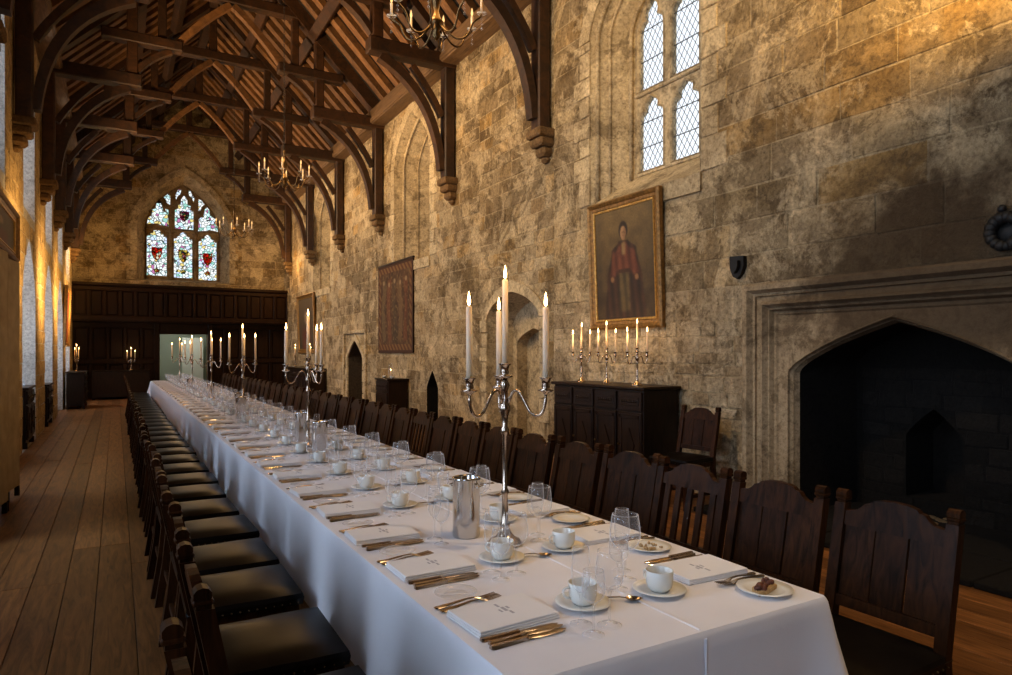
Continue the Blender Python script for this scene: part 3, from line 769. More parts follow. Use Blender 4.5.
def make_truss():
    t = thing('roof_truss', '', 'roof truss', (CX, 0, ZP))
    X = lambda s, dx: s * dx
    Z = lambda z: z - ZP
    for s in (-1, 1):
        MB().box((X(s, HB - .10), 0, Z(5.66)), (.20, .22, 2.05), None, .02).build('wall_post', 'roof_oak', t)
        cb = MB()      # stepped stone corbel
        cb.box((X(s, HB - .09), 0, Z(4.59)), (.30, .36, .12), None, .02); cb.box((X(s, HB - .07), 0, Z(4.47)), (.25, .31, .13), None, .03)
        cb.box((X(s, HB - .04), 0, Z(4.34)), (.19, .24, .14), None, .04); cb.box((X(s, HB - .01), 0, Z(4.24)), (.12, .15, .1), None, .04)
        cb.build('corbel', 'corbel_stone', t)
        MB().box((X(s, (HB + 1.60) / 2 + .04), 0, Z(6.75)), (HB - 1.60, .26, .25), None, .02).build('hammer_beam', 'roof_oak', t)
        ribbon([(X(s, a), Z(b)) for a, b in bez((3.01, 4.78), (2.92, 6.12), (1.86, 6.60))], lambda q: .11 + .05 * q, 0, .16).build('arch_brace', 'roof_oak', t)
        ribbon([(X(s, a), Z(b)) for a, b in bez((3.02, 5.75), (2.85, 6.1), (2.45, 6.55), 6)], .10, 0, .12).build('knee_brace', 'roof_oak', t)
        MB().beam((X(s, HB), 0, Z(ZE + .02)), (X(s, .02), 0, Z(ZE + HB)), .28, .24, up=(0, 1, 0)).build('principal_rafter', 'roof_oak', t)
        MB().box((X(s, 1.80), 0, Z(7.63)), (.19, .20, 1.52), None, .02).build('hammer_post', 'roof_oak', t)
        MB().box((X(s, 1.62), 0, Z(7.58)), (1.40, .24, .20), None, .02).build('upper_hammer_beam', 'roof_oak', t)
        MB().box((X(s, 1.28), 0, Z(8.22)), (.15, .16, 1.1), None, .015).build('upper_post', 'roof_oak', t)
        ribbon([(X(s, a), Z(b)) for a, b in bez((1.72, 6.95), (1.50, 7.28), (1.12, 7.46), 8)], .10, 0, .14).build('upper_brace', 'roof_oak', t)
        ribbon([(X(s, a), Z(b)) for a, b in bez((.98, 7.66), (.54, 8.27), (.03, 8.66), 10)], .12, 0, .16).build('collar_brace', 'rafter_oak', t)  # lighter orange oak puts the warm light on these braces into colour
    MB().box((0, 0, Z(8.80)), (2.95, .22, .22), None, .02).build('collar_beam', 'roof_oak', t)
    MB().box((0, 0, Z(9.45)), (.18, .18, 1.1), None, .02).build('king_post', 'roof_oak', t)
    return t
t0 = make_truss()
for i, y in enumerate(TRUSS):
    t = t0 if i == 0 else copy_tree(t0)
    t.location = (CX, y, ZP)
    tag(t, 'dark oak double hammer-beam roof truss, %s from the camera end' % ordn(i + 1), 'roof truss', 'hammer-beam trusses')

# ================================================================ FIREPLACE AND SCREEN
fp = thing('fireplace', 'wide stone fireplace with a flattened arch and black sooty hearth', 'fireplace', (XR, FPC, 0))
org = Vector((XR, FPC, 0))
def rect_loop(o): return [(FPC - FPW + o, 0), (FPC - FPW + o, FPT - o), (FPC + FPW - o, FPT - o), (FPC + FPW - o, 0)]
def prof_sweep(mb, loopfn, prof):
    for (o0, d0), (o1, d1) in zip(prof, prof[1:]):
        band_into(mb, [RW(a, b, d0) for a, b in loopfn(o0)], [RW(a, b, d1) for a, b in loopfn(o1)])
mb = MB(); prof_sweep(mb, rect_loop, [(-.02, -.02), (-.02, .09), (.0, .11), (.045, .11), (.06, .085), (.075, .055), (.10, .055)])
mb.shift(org).build('outer_moulding', 'fireplace_stone', fp)
mb = MB(); prof_sweep(mb, rect_loop, [(.10, .055), (.105, .03), (.15, .03), (.17, .055), (.185, .06), (.20, .03), (.215, .01)])
mb.shift(org).build('middle_moulding', 'fireplace_stone', fp)
mb = MB(); prof_sweep(mb, rect_loop, [(.215, .01), (.23, .012), (.25, -.03), (.275, -.03), (.29, -.045)])
mb.shift(org).build('inner_moulding', 'fireplace_stone', fp)
def fa(o): return [(FPC + (.99 - o), 0)] + arch_curve(FPC, .99 - o, 1.30, .50 - o * .8, 14, .62) + [(FPC - (.99 - o), 0)]
O = rect_loop(.29); A = fa(0)
mb = MB(); V, F = fill_sheet([O[3], O[2], O[1], O[0]] + A[::-1], [])
mb.add([RW(a, b, -.045) for a, b in V], F); mb.shift(org).build('spandrel', 'fireplace_stone', fp)
mb = MB(); prof_sweep(mb, fa, [(0, -.045), (.008, -.03), (.020, -.03), (.026, -.055), (.042, -.075), (.050, -.07), (.056, -.09), (.075, -.13)])
mb.shift(org).build('arch_moulding', 'fireplace_stone', fp)
# firebox: splayed cheeks, back with a bricked niche, low vault
def box_loop(o, k): return [(FPC + (.915 - o), 0.0)] + arch_curve(FPC, .915 - o, 1.30, .44 - k, 14, .62) + [(FPC - (.915 - o), 0.0)]
mb = MB(); L0 = box_loop(0, 0); L1 = [(FPC + (a - FPC) * .90, b * 1.05) for a, b in L0]
band_into(mb, [RW(a, b, -.13) for a, b in L0], [RW(a, b, -.85) for a, b in L1])
nich = arch_loop(3.24, .24, .20, .74, .26, 8, .75)
sheet_into(mb, L1, [nich], RW, -.85); band_into(mb, [RW(a, b, -.85) for a, b in nich], [RW(a, b, -1.3) for a, b in nich], True); sheet_into(mb, nich, [], RW, -1.3)
mb.shift(org).build('firebox', 'soot_shade_brick', fp)
R = random.Random(21)
blk = lay_blocks(RW, [(FPC - .76, FPC + .76, .03, 1.36, .10, .16, .2, .42)], [(nich, .01)], 23)
for b in blk:
    c = RW((b[0] + b[1]) / 2, (b[2] + b[3]) / 2, -.85); m_ = MB()
    block_mesh(m_, b[0], b[1], b[2], b[3], lambda a, z, d: RW(a, z, d - .85), b[4] * .8, R); m_.shift(c).build('firebox_brick', 'soot_shade_brick', fp, Vector(c) - org)
for k in range(5):
    y0 = FPC - 1.5 + k * .60
    MB().box((-.30 + .05, y0 + .3 - FPC, .02), (.78, .592, .045), None, .008).build('hearth_slab', 'soot_shade_brick', fp)
MB().box((.45, 0, .03), (.9, 1.7, .05), None, .01).build('hearth_floor', 'soot_shade_brick', fp)
# ash heap in the niche
mb = MB()
for k in range(14): mb.ball((.82 + R.uniform(-.25, .1), .1 + R.uniform(-.3, .3), .05), R.uniform(.03, .06), 7, 5, .5)
o = mb.build('ash_heap', 'rough_dark_stone', fp); o['kind'] = 'stuff'

# iron wall fittings above the fireplace
wb = thing('wall_bracket', 'black iron bracket socket in the wall beside the fireplace corner', 'bracket', (XR, 4.62, 2.34))
S = [(-.08, .10), (.09, .11), (.085, -.01), (.05, -.09), (.0, -.12), (-.05, -.07), (-.085, .0)]
MB().prism(S, lambda a, b, d: (-d, a, b), .0, .055).build('socket_plate', 'iron', wb)
MB().prism([(a * .55, b * .55) for a, b in S], lambda a, b, d: (-d, a, b), .055, .10).build('socket_lip', 'iron', wb)
wr = thing('wall_boss', 'round blackened wreath boss on the stones above the hearth', 'wall boss', (XR, 2.30, 2.33))
R = random.Random(5); n = 15
for k in range(n):
    a = 2 * math.pi * k / n; m_ = MB(); m_.ball((-.05, .095 * math.cos(a), .10 * math.sin(a)), .042 * R.uniform(.8, 1.15), 7, 5)
    m_.build('wreath_knot', 'iron', wr)
MB().lathe([(.001, .035), (.075, .03), (.085, 0)], 14, (0, 0, 0), Matrix.Rotation(math.radians(-90), 3, 'Y')).build('boss_plate', 'iron', wr)
MB().ball((-.05, .02, .16), .03, 7, 5).build('wreath_knot', 'iron', wr)

# panelled screen and gallery at the far end
SY = 24.95
scr = thing('panelled_screen', 'dark oak panelled gallery screen across the far end of the hall', 'screen', (CX, SY, 0))
def sbox(name, x0, x1, z0, z1, y0, y1, bev=.01, mat='screen_oak'):
    c = ((x0 + x1) / 2 - CX, (y0 + y1) / 2 - SY, (z0 + z1) / 2)
    return MB().box((0, 0, 0), (x1 - x0, y1 - y0, z1 - z0), None, bev).build(name, mat, scr, c)
sbox('cornice', XL + .01, XR - .01, 3.60, 3.70, SY - .10, SY + .12, .02); sbox('top_rail', XL + .01, XR - .01, 3.46, 3.60, SY - .03, SY + .08)
sbox('bottom_rail', XL + .01, XR - .01, 2.50, 2.66, SY - .04, SY + .08, .02); sbox('gallery_soffit', XL + .01, XR - .01, 2.46, 2.52, SY, YB - .02)
sbox('gallery_backing', XL + .01, XR - .01, 2.52, 3.6, SY + .05, SY + .08, 0)
n = 15; w = (XR - XL - .02) / n
for k in range(n + 1):
    x = XL + .01 + k * w; sbox('stile', max(XL + .01, x - .045), min(XR - .01, x + .045), 2.66, 3.46, SY - .02, SY + .06)
for k in range(n):
    x = XL + .01 + k * w; sbox('panel', x + .075, x + w - .075, 2.69, 3.43, SY + .015, SY + .05, .02)
LY = SY + .38
for (xa, xb) in ((XL + .01, 1.22), (2.78, XR - .01)):
    sbox('lower_backing', xa, xb, 0, 2.48, LY + .06, LY + .10, 0)
    sbox('skirting', xa, xb, 0, .22, LY - .02, LY + .06); sbox('middle_rail', xa, xb, 1.12, 1.26, LY - .02, LY + .06); sbox('upper_rail', xa, xb, 2.30, 2.46, LY - .02, LY + .06)
    m = round((xb - xa) / .50); w = (xb - xa) / m
    for k in range(m + 1):
        x = xa + k * w; sbox('stile', max(xa, x - .045), min(xb, x + .045), .22, 2.30, LY - .01, LY + .06)
    for k in range(m):
        x = xa + k * w
        for z0, z1 in ((.26, 1.08), (1.30, 2.26)): sbox('panel', x + .07, x + w - .07, z0, z1, LY + .02, LY + .055, .018)
sbox('door_post', 1.10, 1.26, 0, 2.48, LY - .08, YB - .01, .02); sbox('door_post', 2.74, 2.90, 0, 2.48, LY - .08, YB - .01, .02)
sbox('door_head', 1.26, 2.74, 2.10, 2.48, LY - .06, YB - .01, .02)
# lit passage beyond the doorway
mb = MB(); x0, x1, y0, y1, zt = .9, 3.1, YB + .02, YB + 2.4, 2.7
mb.add([(x0, y1, 0), (x1, y1, 0), (x1, y1, zt), (x0, y1, zt), (x0, y0, 0), (x1, y0, 0), (x1, y0, zt), (x0, y0, zt)], [(0, 1, 2, 3), (0, 3, 7, 4), (1, 5, 6, 2), (3, 2, 6, 7), (0, 4, 5, 1)])
mb.add([(x0, y0, 0), (1.28, y0, 0), (1.28, y0, zt), (x0, y0, zt), (2.72, y0, 0), (x1, y0, 0), (x1, y0, zt), (2.72, y0, zt), (1.28, y0, 2.12), (2.72, y0, 2.12)], [(0, 1, 2, 3), (4, 5, 6, 7), (8, 9, 7, 2)])
plain('passage_paint', (0.42, 0.44, 0.36), 0.8)
passage = mb.build('wall_passage', 'passage_paint'); structure(passage, 'pale green lobby seen through the doorway in the screen', 'wall')
point_light('passage_lamp', (1.7, YB + .55, 2.35), (0.95, 1.0, 0.95), 20, .15)
dl = thing('lobby_door', 'white panelled door standing beyond the screen doorway', 'door', (2.42, YB + 1.45, 0), -.35)
MB().box((0, 0, 1.02), (.72, .04, 2.0), None, .006).build('door_leaf', 'ceramic', dl)
for z in (.5, 1.45):
    for x_ in (-.17, .17): MB().box((x_, -.022, z), (.24, .012, .7), None, .005).build('door_panel', 'ceramic', dl)
MB().ball((.29, -.05, 1.0), .025, 8, 6).build('door_knob', 'brass', dl)

# ================================================================ FURNITURE
def bezel3(p0, p1, p2, p3, n=12):
    p = [Vector(q) for q in (p0, p1, p2, p3)]
    return [p[0] * (1 - t) ** 3 + p[1] * 3 * t * (1 - t) ** 2 + p[2] * 3 * t * t * (1 - t) + p[3] * t ** 3 for t in [i / n for i in range(n + 1)]]

def make_chair(slatted):
    """faces +x; origin on the floor under the seat centre"""
    t = thing('dining_chair', 'x', 'chair')
    wd = .205
    back_x = lambda z: -.205 - max(0, z - .46) * .20
    for s in (-1, 1):
        mb = MB(); path = [(-.265, 0), (-.225, .25), (-.205, .46), (back_x(.70), .70), (back_x(.905), .905)]
        A = [(x - .021, z) for x, z in path]; B = [(x + .021, z) for x, z in path]
        mb.prism(A + B[::-1], lambda a, b, d: (a, s * wd + d, b), -.021, .021)
        # turned-over finial: notch, cap and rounded scroll
        bx = back_x(.915)
        mb.box((bx, s * wd, .910), (.034, .034, .016)); mb.box((bx - .002, s * wd, .922), (.046, .046, .014), None, .004)
        mb.prism([(bx - .003 + .021 * math.cos(q * math.pi / 5 + .31), .938 + .019 * math.sin(q * math.pi / 5 + .31)) for q in range(10)], lambda a, b, d: (a, s * wd + d, b), -.021, .021)
        mb.build('back_post', 'chair_oak', t)
    # crest rail: shouldered, arched top
    mb = MB(); z0 = .825; pts = [(-wd, .880), (-.170, .881), (-.145, .886), (-.126, .898), (-.112, .914), (-.092, .919), (-.080, .930), (-.05, .938), (0, .941), (.05, .938), (.080, .930), (.092, .919), (.112, .914), (.126, .898), (.145, .886), (.170, .881), (wd, .880)]
    poly = [(-wd, z0), (wd, z0)] + pts[::-1]
    mb.prism(poly, lambda a, b, d: (back_x(b) + d, a, b), -.012, .014); mb.build('crest_rail', 'chair_oak', t)
    mb = MB(); mb.prism([(-wd, .525), (wd, .525), (wd, .565), (-wd, .565)], lambda a, b, d: (back_x(b) + d, a, b), -.012, .014); mb.build('lower_rail', 'chair_oak', t)
    if slatted:
        for k in range(5):
            c = -.148 + k * .074
            MB().prism([(c - .017, .56), (c + .017, .56), (c + .017, .83), (c - .017, .83)], lambda a, b, d: (back_x(b) + d, a, b), -.006, .008).build('back_slat', 'chair_oak', t)
    else:
        for k in range(3):
            c = -.124 + k * .124
            MB().prism([(c - .0585, .56), (c + .0585, .56), (c + .0585, .83), (c - .0585, .83)], lambda a, b, d: (back_x(b) + d, a, b), -.008, .003 + .003 * (k == 1)).build('back_panel', 'chair_oak', t)
    for s in (-1, 1):
        mb = MB(); mb.box((.185, s * .195, .215), (.042, .042, .43), None, .004); mb.build('front_leg', 'chair_oak', t)
        MB().box((-.02, s * .198, .13), (.38, .022, .032), None, .003).build('stretcher', 'chair_oak', t)
    MB().box((.185, 0, .22), (.022, .36, .05), None, .003).build('stretcher', 'chair_oak', t)
    MB().box((-.228, 0, .20), (.02, .37, .032), None, .003).build('stretcher', 'chair_oak', t)
    MB().box((-.01, 0, .415), (.42, .425, .05), None, .006).build('seat_frame', 'chair_oak', t)
    # leather cushion, domed
    n = 8; P = []; F = []
    for i in range(n + 1):
        for j in range(n + 1):
            u, v = 2 * i / n - 1, 2 * j / n - 1
            e = max(abs(u), abs(v)); z = .478 + .022 * (1 - u ** 4) * (1 - v ** 4)
            P.append((-.005 + u * .222, v * (.222 + .006 * (u > 0)), z))
    for i in range(n):
        for j in range(n): F.append((i * (n + 1) + j, (i + 1) * (n + 1) + j, (i + 1) * (n + 1) + j + 1, i * (n + 1) + j + 1))
    mb = MB(); mb.add(P, F, True)
    ring = [i * (n + 1) for i in range(n)] + [n * (n + 1) + j for j in range(n)] + [(n - i) * (n + 1) + n for i in range(n)] + [n - j for j in range(n)]
    top = [P[k] for k in ring]; mid = [(x * 1.02 - .0, y * 1.02, .46) for x, y, z in top]; low = [(x, y, .432) for x, y, z in top]
    band_into(mb, top, mid, True, True); band_into(mb, mid, low, True, True)
    seat = mb.build('seat', 'leather', t)
    mb = MB()
    for k in range(-6, 7):
        for s in (-1, 1): mb.ball((k * .033, s * .228, .442), .0042, 5, 4)
        mb.ball((.224, k * .033, .442), .0042, 5, 4)
    mb.build('nail_trim', 'brass_nail', seat)
    return t
chair_a = make_chair(False); chair_b = make_chair(True)
used = {}
def put_chair(kind, x, y, z, rz, label, group):
    src = chair_b if kind else chair_a
    o = src if kind not in used else copy_tree(src)
    used[kind] = 1
    o.location = (x, y, z); o.rotation_euler = (0, 0, rz); tag(o, label, 'chair', group)
    return o
TBX0, TBX1, TBY0, TBY1, TBZ = 0.767, 1.857, 1.281, 19.4, 0.76
R = random.Random(17)
lefty = [1.32, 1.92, 2.50, 3.14, 3.67, 4.27, 4.85]
while lefty[-1] < TBY1 - .75: lefty.append(lefty[-1] + .583)
for i, y in enumerate(lefty):
    put_chair(1 if i in (5, 12) else 0, (.475 if i else .40) + R.uniform(-.012, .012), y + R.uniform(-.012, .012) * (i > 6), 0, R.uniform(-.02, .02),
              'dark oak chair with black leather seat, %s in the aisle-side row from the near end' % ordn(i + 1), 'chairs along the aisle side of the table')
righty = [1.44, 1.93, 2.43, 2.92, 3.41]
while righty[-1] < TBY1 - .6: righty.append(righty[-1] + .492)
for i, y in enumerate(righty):
    slat = i in (2, 9, 17)
    put_chair(1 if slat else 0, 2.20 + R.uniform(-.015, .015), y, 0, math.pi + R.uniform(-.03, .03),
              ('open slat-back' if slat else 'dark oak panel-back') + ' chair, %s in the fireplace-side row from the near end' % ordn(i + 1), 'chairs along the fireplace side of the table')
put_chair(0, 4.80, 4.86, 0, math.pi + .12, 'lone dark oak chair standing against the wall beside the fireplace', 'spare chairs')

# ---- dining table and cloth
tb = thing('dining_table', 'very long dining table hidden under the white tablecloth', 'table', (CX * 0 + (TBX0 + TBX1) / 2, (TBY0 + TBY1) / 2, 0))
LT = TBY1 - TBY0
MB().box((0, 0, .735), (TBX1 - TBX0 - .03, LT - .03, .04)).build('tabletop', 'sideboard_oak', tb)
for k in range(7):
    y = -LT / 2 + .5 + k * (LT - 1.0) / 6
    for s in (-1, 1): MB().box((s * .36, y, .358), (.08, .08, .715), None, .006).build('leg', 'sideboard_oak', tb)
    MB().box((0, y, .12), (.66, .05, .07), None, .005).build('trestle_rail', 'sideboard_oak', tb)
R = random.Random(77)
cx0, cx1, cy0, cy1 = TBX0, TBX1, TBY0, TBY1; cr = .012
per = []      # perimeter samples: (x, y, outward normal, corner weight)
def edge_pts(ax, ay, bx, by, nx, ny, n):
    for k in range(n):
        t = k / n; per.append((ax + (bx - ax) * t, ay + (by - ay) * t, nx, ny, min(t, 1 - t) * math.hypot(bx - ax, by - ay)))
ns, nl = 26, 420
edge_pts(cx0 + cr, cy0, cx1 - cr, cy0, 0, -1, ns)
for k in range(5):
    a = -math.pi / 2 + math.pi / 2 * k / 5; per.append((cx1 - cr + cr * math.cos(a), cy0 + cr + cr * math.sin(a), math.cos(a), math.sin(a), 0))
edge_pts(cx1, cy0 + cr, cx1, cy1 - cr, 1, 0, nl)
for k in range(5):
    a = math.pi / 2 * k / 5; per.append((cx1 - cr + cr * math.cos(a), cy1 - cr + cr * math.sin(a), math.cos(a), math.sin(a), 0))
edge_pts(cx1 - cr, cy1, cx0 + cr, cy1, 0, 1, ns)
for k in range(5):
    a = math.pi / 2 + math.pi / 2 * k / 5; per.append((cx0 + cr + cr * math.cos(a), cy1 - cr + cr * math.sin(a), math.cos(a), math.sin(a), 0))
edge_pts(cx0, cy1 - cr, cx0, cy0 + cr, -1, 0, nl)
for k in range(5):
    a = math.pi + math.pi / 2 * k / 5; per.append((cx0 + cr + cr * math.cos(a), cy0 + cr + cr * math.sin(a), math.cos(a), math.sin(a), 0))
n = len(per); levels = [(0, .0), (.006, .005), (.014, .0085), (.05, .011), (.12, .014), (.20, .02), (.30, .027), (.40, .033)]
P = []; F = []
ph = [R.uniform(0, 6.28) for _ in range(6)]
for (dz, o) in levels:
    for (x, y, nx, ny, cw) in per:
        s = x * 1.0 + y
        q = dz / .40
        wave = (math.sin(s * 7.3 + ph[0]) * .5 + math.sin(s * 13.1 + ph[1]) * .35 + math.sin(s * 3.1 + ph[2]) * .5) * .0045 * q
        near = max(0, 1 - cw / .16); flare = near * near * (.085 if nx > 0 or ny > 0 or x > 1.3 else .035) * q ** 1.1
        side_room = 1.0 if ny != 0 else .55
        k = o * side_room + wave * side_room + flare
        P.append((x + nx * k, y + ny * k, TBZ + .003 - dz))
for i in range(len(levels) - 1):
    for k in range(n): F.append((i * n + k, i * n + (k + 1) % n, (i + 1) * n + (k + 1) % n, (i + 1) * n + k))
mb = MB(); mb.add(P, F, True)
# top with pressed crease along the middle and a few cross joins
xs = [cx0 + cr * .3, cx0 + .25, cx0 + .5, 1.328, 1.334, 1.340, 1.346, 1.352, cx0 + .85, cx1 - cr * .3]
top = [per[k] for k in range(n)]
mbt = [(p[0], p[1], TBZ + .003) for p in top]
mb.add(mbt, [list(range(n))])
mb.prism([(1.334, TBZ + .002), (1.3395, TBZ + .0058), (1.345, TBZ + .002)], lambda a, b, d: (a, d, b), cy0 + .01, cy1 - .01)
mb.prism([(-.0055, 0), (0, .0045), (.0055, 0)], lambda a, b, d: (1.3395 + a, cy0 - .011 - b, d), TBZ - .36, TBZ - .012)
for yj in (4.3, 7.4, 10.4, 13.5, 16.6):
    mb.prism([(yj, TBZ + .003), (yj, TBZ + .0048), (yj + .05, TBZ + .0048), (yj + .055, TBZ + .003)], lambda a, b, d: (d, a, b), cx0 + .003, cx1 - .003)
cl = mb.build('tablecloth', 'white_linen'); tag(cl, 'white linen cloth draped over the very long dining table', 'tablecloth')

# ================================================================ TABLEWARE
TZ = TBZ + .003
def proto(name, parts):
    """parts: list of (part name, mesh, [children]); returns a root Empty or a mesh object when there is one part"""
    if len(parts) == 1: return link(name, parts[0][1])
    r = bpy.data.objects.new(name, None); COL.objects.link(r); r.empty_display_size = .03
    for pn, me in parts: link(pn, me, r)
    return r
def glass_profile(bowl_r, rim_r, bowl_h, stem_h, foot_r):
    f = MB(); f.lathe([(foot_r * .965, .0012), (foot_r, .0022), (foot_r * .965, .0036), (foot_r * .80, .0040), (foot_r * .30, .0065), (.0045, .013)], 18)
    st = MB(); st.lathe([(.0045, .011), (.0034, .03), (.0034, stem_h - .018), (.006, stem_h - .004), (.011, stem_h + .001)], 8)
    b = MB(); P = []
    for i in range(11):
        t = i / 10; a = math.pi / 2 * min(1, t / .45)
        r = bowl_r * math.sin(a) if t <= .45 else bowl_r + (rim_r - bowl_r) * ((t - .45) / .55) ** 1.6
        z = stem_h + bowl_h * (.40 * (1 - math.cos(a)) if t <= .45 else .40 + .60 * (t - .45) / .55)
        P.append((max(r, .0008), z))
    P += [(rim_r - .0012, P[-1][1] + .0006), (rim_r - .002, P[-1][1] - .004)]
    b.lathe(P, 16)
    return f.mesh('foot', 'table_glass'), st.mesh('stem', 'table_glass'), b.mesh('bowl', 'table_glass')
def glass_proto(name, *a):
    f, s_, b = glass_profile(*a); return proto(name, [('bowl', b), ('stem', s_), ('foot', f)])
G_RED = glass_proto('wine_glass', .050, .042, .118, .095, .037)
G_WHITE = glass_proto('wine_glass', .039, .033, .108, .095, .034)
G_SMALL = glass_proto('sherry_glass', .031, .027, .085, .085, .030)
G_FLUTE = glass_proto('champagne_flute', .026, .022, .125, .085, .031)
def tumbler():
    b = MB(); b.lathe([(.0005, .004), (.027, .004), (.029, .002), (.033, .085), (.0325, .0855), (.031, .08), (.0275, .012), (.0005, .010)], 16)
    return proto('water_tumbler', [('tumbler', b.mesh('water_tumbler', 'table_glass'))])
G_TUMB = tumbler()
def cup_proto():
    b = MB(); b.lathe([(.0005, .003), (.024, .003), (.026, .0), (.029, .003), (.037, .012), (.0405, .026), (.0425, .062), (.0415, .0632), (.040, .061), (.038, .026), (.034, .014), (.0005, .009)], 20)
    h = MB(); h.tube(bezel3((.041, 0, .050), (.072, 0, .058), (.068, 0, .020), (.038, 0, .020), 9), .0036, 6)
    return proto('coffee_cup', [('cup_body', b.mesh('cup_body', 'ceramic')), ('handle', h.mesh('handle', 'ceramic'))])
CUP = cup_proto()
b = MB(); b.lathe([(.0005, .004), (.024, .004), (.026, .001), (.030, .001), (.050, .006), (.078, .013), (.0815, .0145), (.081, .016), (.052, .0095), (.028, .0065), (.0005, .006)], 24)
SAUCER = proto('saucer', [('saucer', b.mesh('saucer', 'ceramic'))])
b = MB(); b.lathe([(.0005, .003), (.040, .003), (.043, .0005), (.048, .001), (.056, .007), (.080, .012), (.083, .0135), (.0825, .015), (.056, .010), (.046, .0055), (.0005, .0055)], 24)
PLATE = proto('side_plate', [('side_plate', b.mesh('side_plate', 'ceramic'))])
b = MB(); b.lathe([(.0005, .003), (.036, .003), (.040, .001), (.046, .003), (.064, .010), (.066, .0115), (.0645, .0122), (.045, .0062), (.0005, .0055)], 22)
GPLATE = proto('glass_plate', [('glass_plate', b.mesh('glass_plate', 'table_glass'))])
def flat_strip(mb, sta, th):
    """cutlery along +x: stations (x, halfwidth, z)"""
    n = len(sta); P = []
    for x, w, z in sta: P += [(x, -w, z), (x, w, z), (x, w * .7, z + th), (x, -w * .7, z + th)]
    F = [(0, 3, 2, 1), (4 * n - 4, 4 * n - 3, 4 * n - 2, 4 * n - 1)]
    for i in range(n - 1):
        for k in range(4): F.append((4 * i + k, 4 * i + (k + 1) % 4, 4 * i + 4 + (k + 1) % 4, 4 * i + 4 + k))
    mb.add(P, F)
def fork_proto():
    h = MB(); flat_strip(h, [(-.10, .007, .004), (-.092, .0105, .004), (-.06, .0075, .006), (.0, .004, .012), (.028, .004, .012)], .003)
    t = MB(); flat_strip(t, [(.028, .004, .012), (.045, .010, .008), (.056, .0125, .006)], .0025)
    for k in range(4):
        y = -.0105 + k * .007; P = [(.055, y - .0017, .006), (.100, y - .0012, .011), (.100, y + .0012, .011), (.055, y + .0017, .006)]
        t.add(P + [(a, b_, c + .002) for a, b_, c in P], [(0, 1, 2, 3), (4, 7, 6, 5), (0, 4, 5, 1), (2, 6, 7, 3), (1, 5, 6, 2)])
    return proto('table_fork', [('handle', h.mesh('handle', 'cutlery_silver')), ('tines', t.mesh('tines', 'cutlery_silver'))])
def knife_proto():
    h = MB(); flat_strip(h, [(-.115, .007, .001), (-.108, .0095, .0), (-.06, .008, .0), (-.012, .0062, .001), (-.004, .0075, .001)], .009)
    b_ = MB(); flat_strip(b_, [(-.004, .0065, .003), (.03, .0105, .003), (.075, .0115, .003), (.10, .0095, .003), (.115, .002, .003)], .002)
    return proto('table_knife', [('handle', h.mesh('handle', 'cutlery_silver')), ('blade', b_.mesh('blade', 'cutlery_silver'))])
def spoon_proto():
    h = MB(); flat_strip(h, [(-.085, .006, .003), (-.075, .0085, .003), (-.04, .0055, .005), (.012, .003, .010), (.03, .003, .008)], .0025)
    b_ = MB(); P = []; F = []
    for i in range(5):
        r = i / 4
        for k in range(12):
            a = 2 * math.pi * k / 12; P.append((.052 + .025 * r * math.cos(a), .0165 * r * math.sin(a), .002 + .008 * r * r))
    for i in range(4):
        for k in range(12): F.append((i * 12 + k, i * 12 + (k + 1) % 12, (i + 1) * 12 + (k + 1) % 12, (i + 1) * 12 + k))
    b_.add(P, F, True)
    return proto('tea_spoon', [('handle', h.mesh('handle', 'cutlery_silver')), ('spoon_bowl', b_.mesh('spoon_bowl', 'cutlery_silver'))])
FORK, KNIFE, SPOON = fork_proto(), knife_proto(), spoon_proto()
def napkin_proto():
    b = MB()
    for k in range(3):      # three soft folded layers
        z0, z1 = .001 + k * .006, .0065 + k * .006; e = .0015 * k; n = 6; P = []
        hx, hy = .130 - e, .092 - e * .7
        loop = [(-hx, -hy), (hx, -hy), (hx, hy), (-hx, hy)]
        b.box((0, .001 * k, (z0 + z1) / 2), (2 * hx, 2 * hy, z1 - z0), None, .0026)
    p = MB()                # small printed crest on the top fold
    for a, y, w, h in ((0, 0, .018, .004), (-.018, .004, .012, .003), (.02, -.003, .014, .003), (.004, .009, .010, .003), (-.004, -.010, .012, .0025)): p.box((y * 1.6 + .01, a * 1.6 + .01, .0189), (h * 2.6, w * 1.7, .0004))
    return proto('napkin', [('folded_linen', b.mesh('folded_linen', 'napkin_linen')), ('printed_crest', p.mesh('printed_crest', 'print_grey'))])
NAP = napkin_proto()
PROTO_USED = set()
def put(src, x, y, z, rz, label, cat, group):
    if src.name in PROTO_USED: o = copy_tree(src)
    else: o = src; PROTO_USED.add(src.name); KIDS.setdefault(src.name, list(src.children))
    o.location = (x, y, z); o.rotation_euler = (0, 0, rz); tag(o, label, cat, group); return o
R = random.Random(101)
LY_ = [1.63, 2.12, 2.585, 3.08, 3.57, 4.08]
while LY_[-1] < TBY1 - .85: LY_.append(LY_[-1] + .496)
RY_ = [1.63, 2.15, 2.64, 3.13]
while RY_[-1] < TBY1 - .85: RY_.append(RY_[-1] + .496)
CAND_Y = [2.24, 5.30, 8.40, 11.45, 14.5, 17.5]
COOL = [(1.215, 2.42), (1.335, 5.70), (1.27, 4.88), (1.30, 8.75), (1.20, 7.95), (1.32, 11.8), (1.22, 14.1)]
busy = [(1.29, y) for y in CAND_Y] + COOL
def free(x, y, r=.115): return all((x - a) ** 2 + (y - b) ** 2 > r * r for a, b in busy)
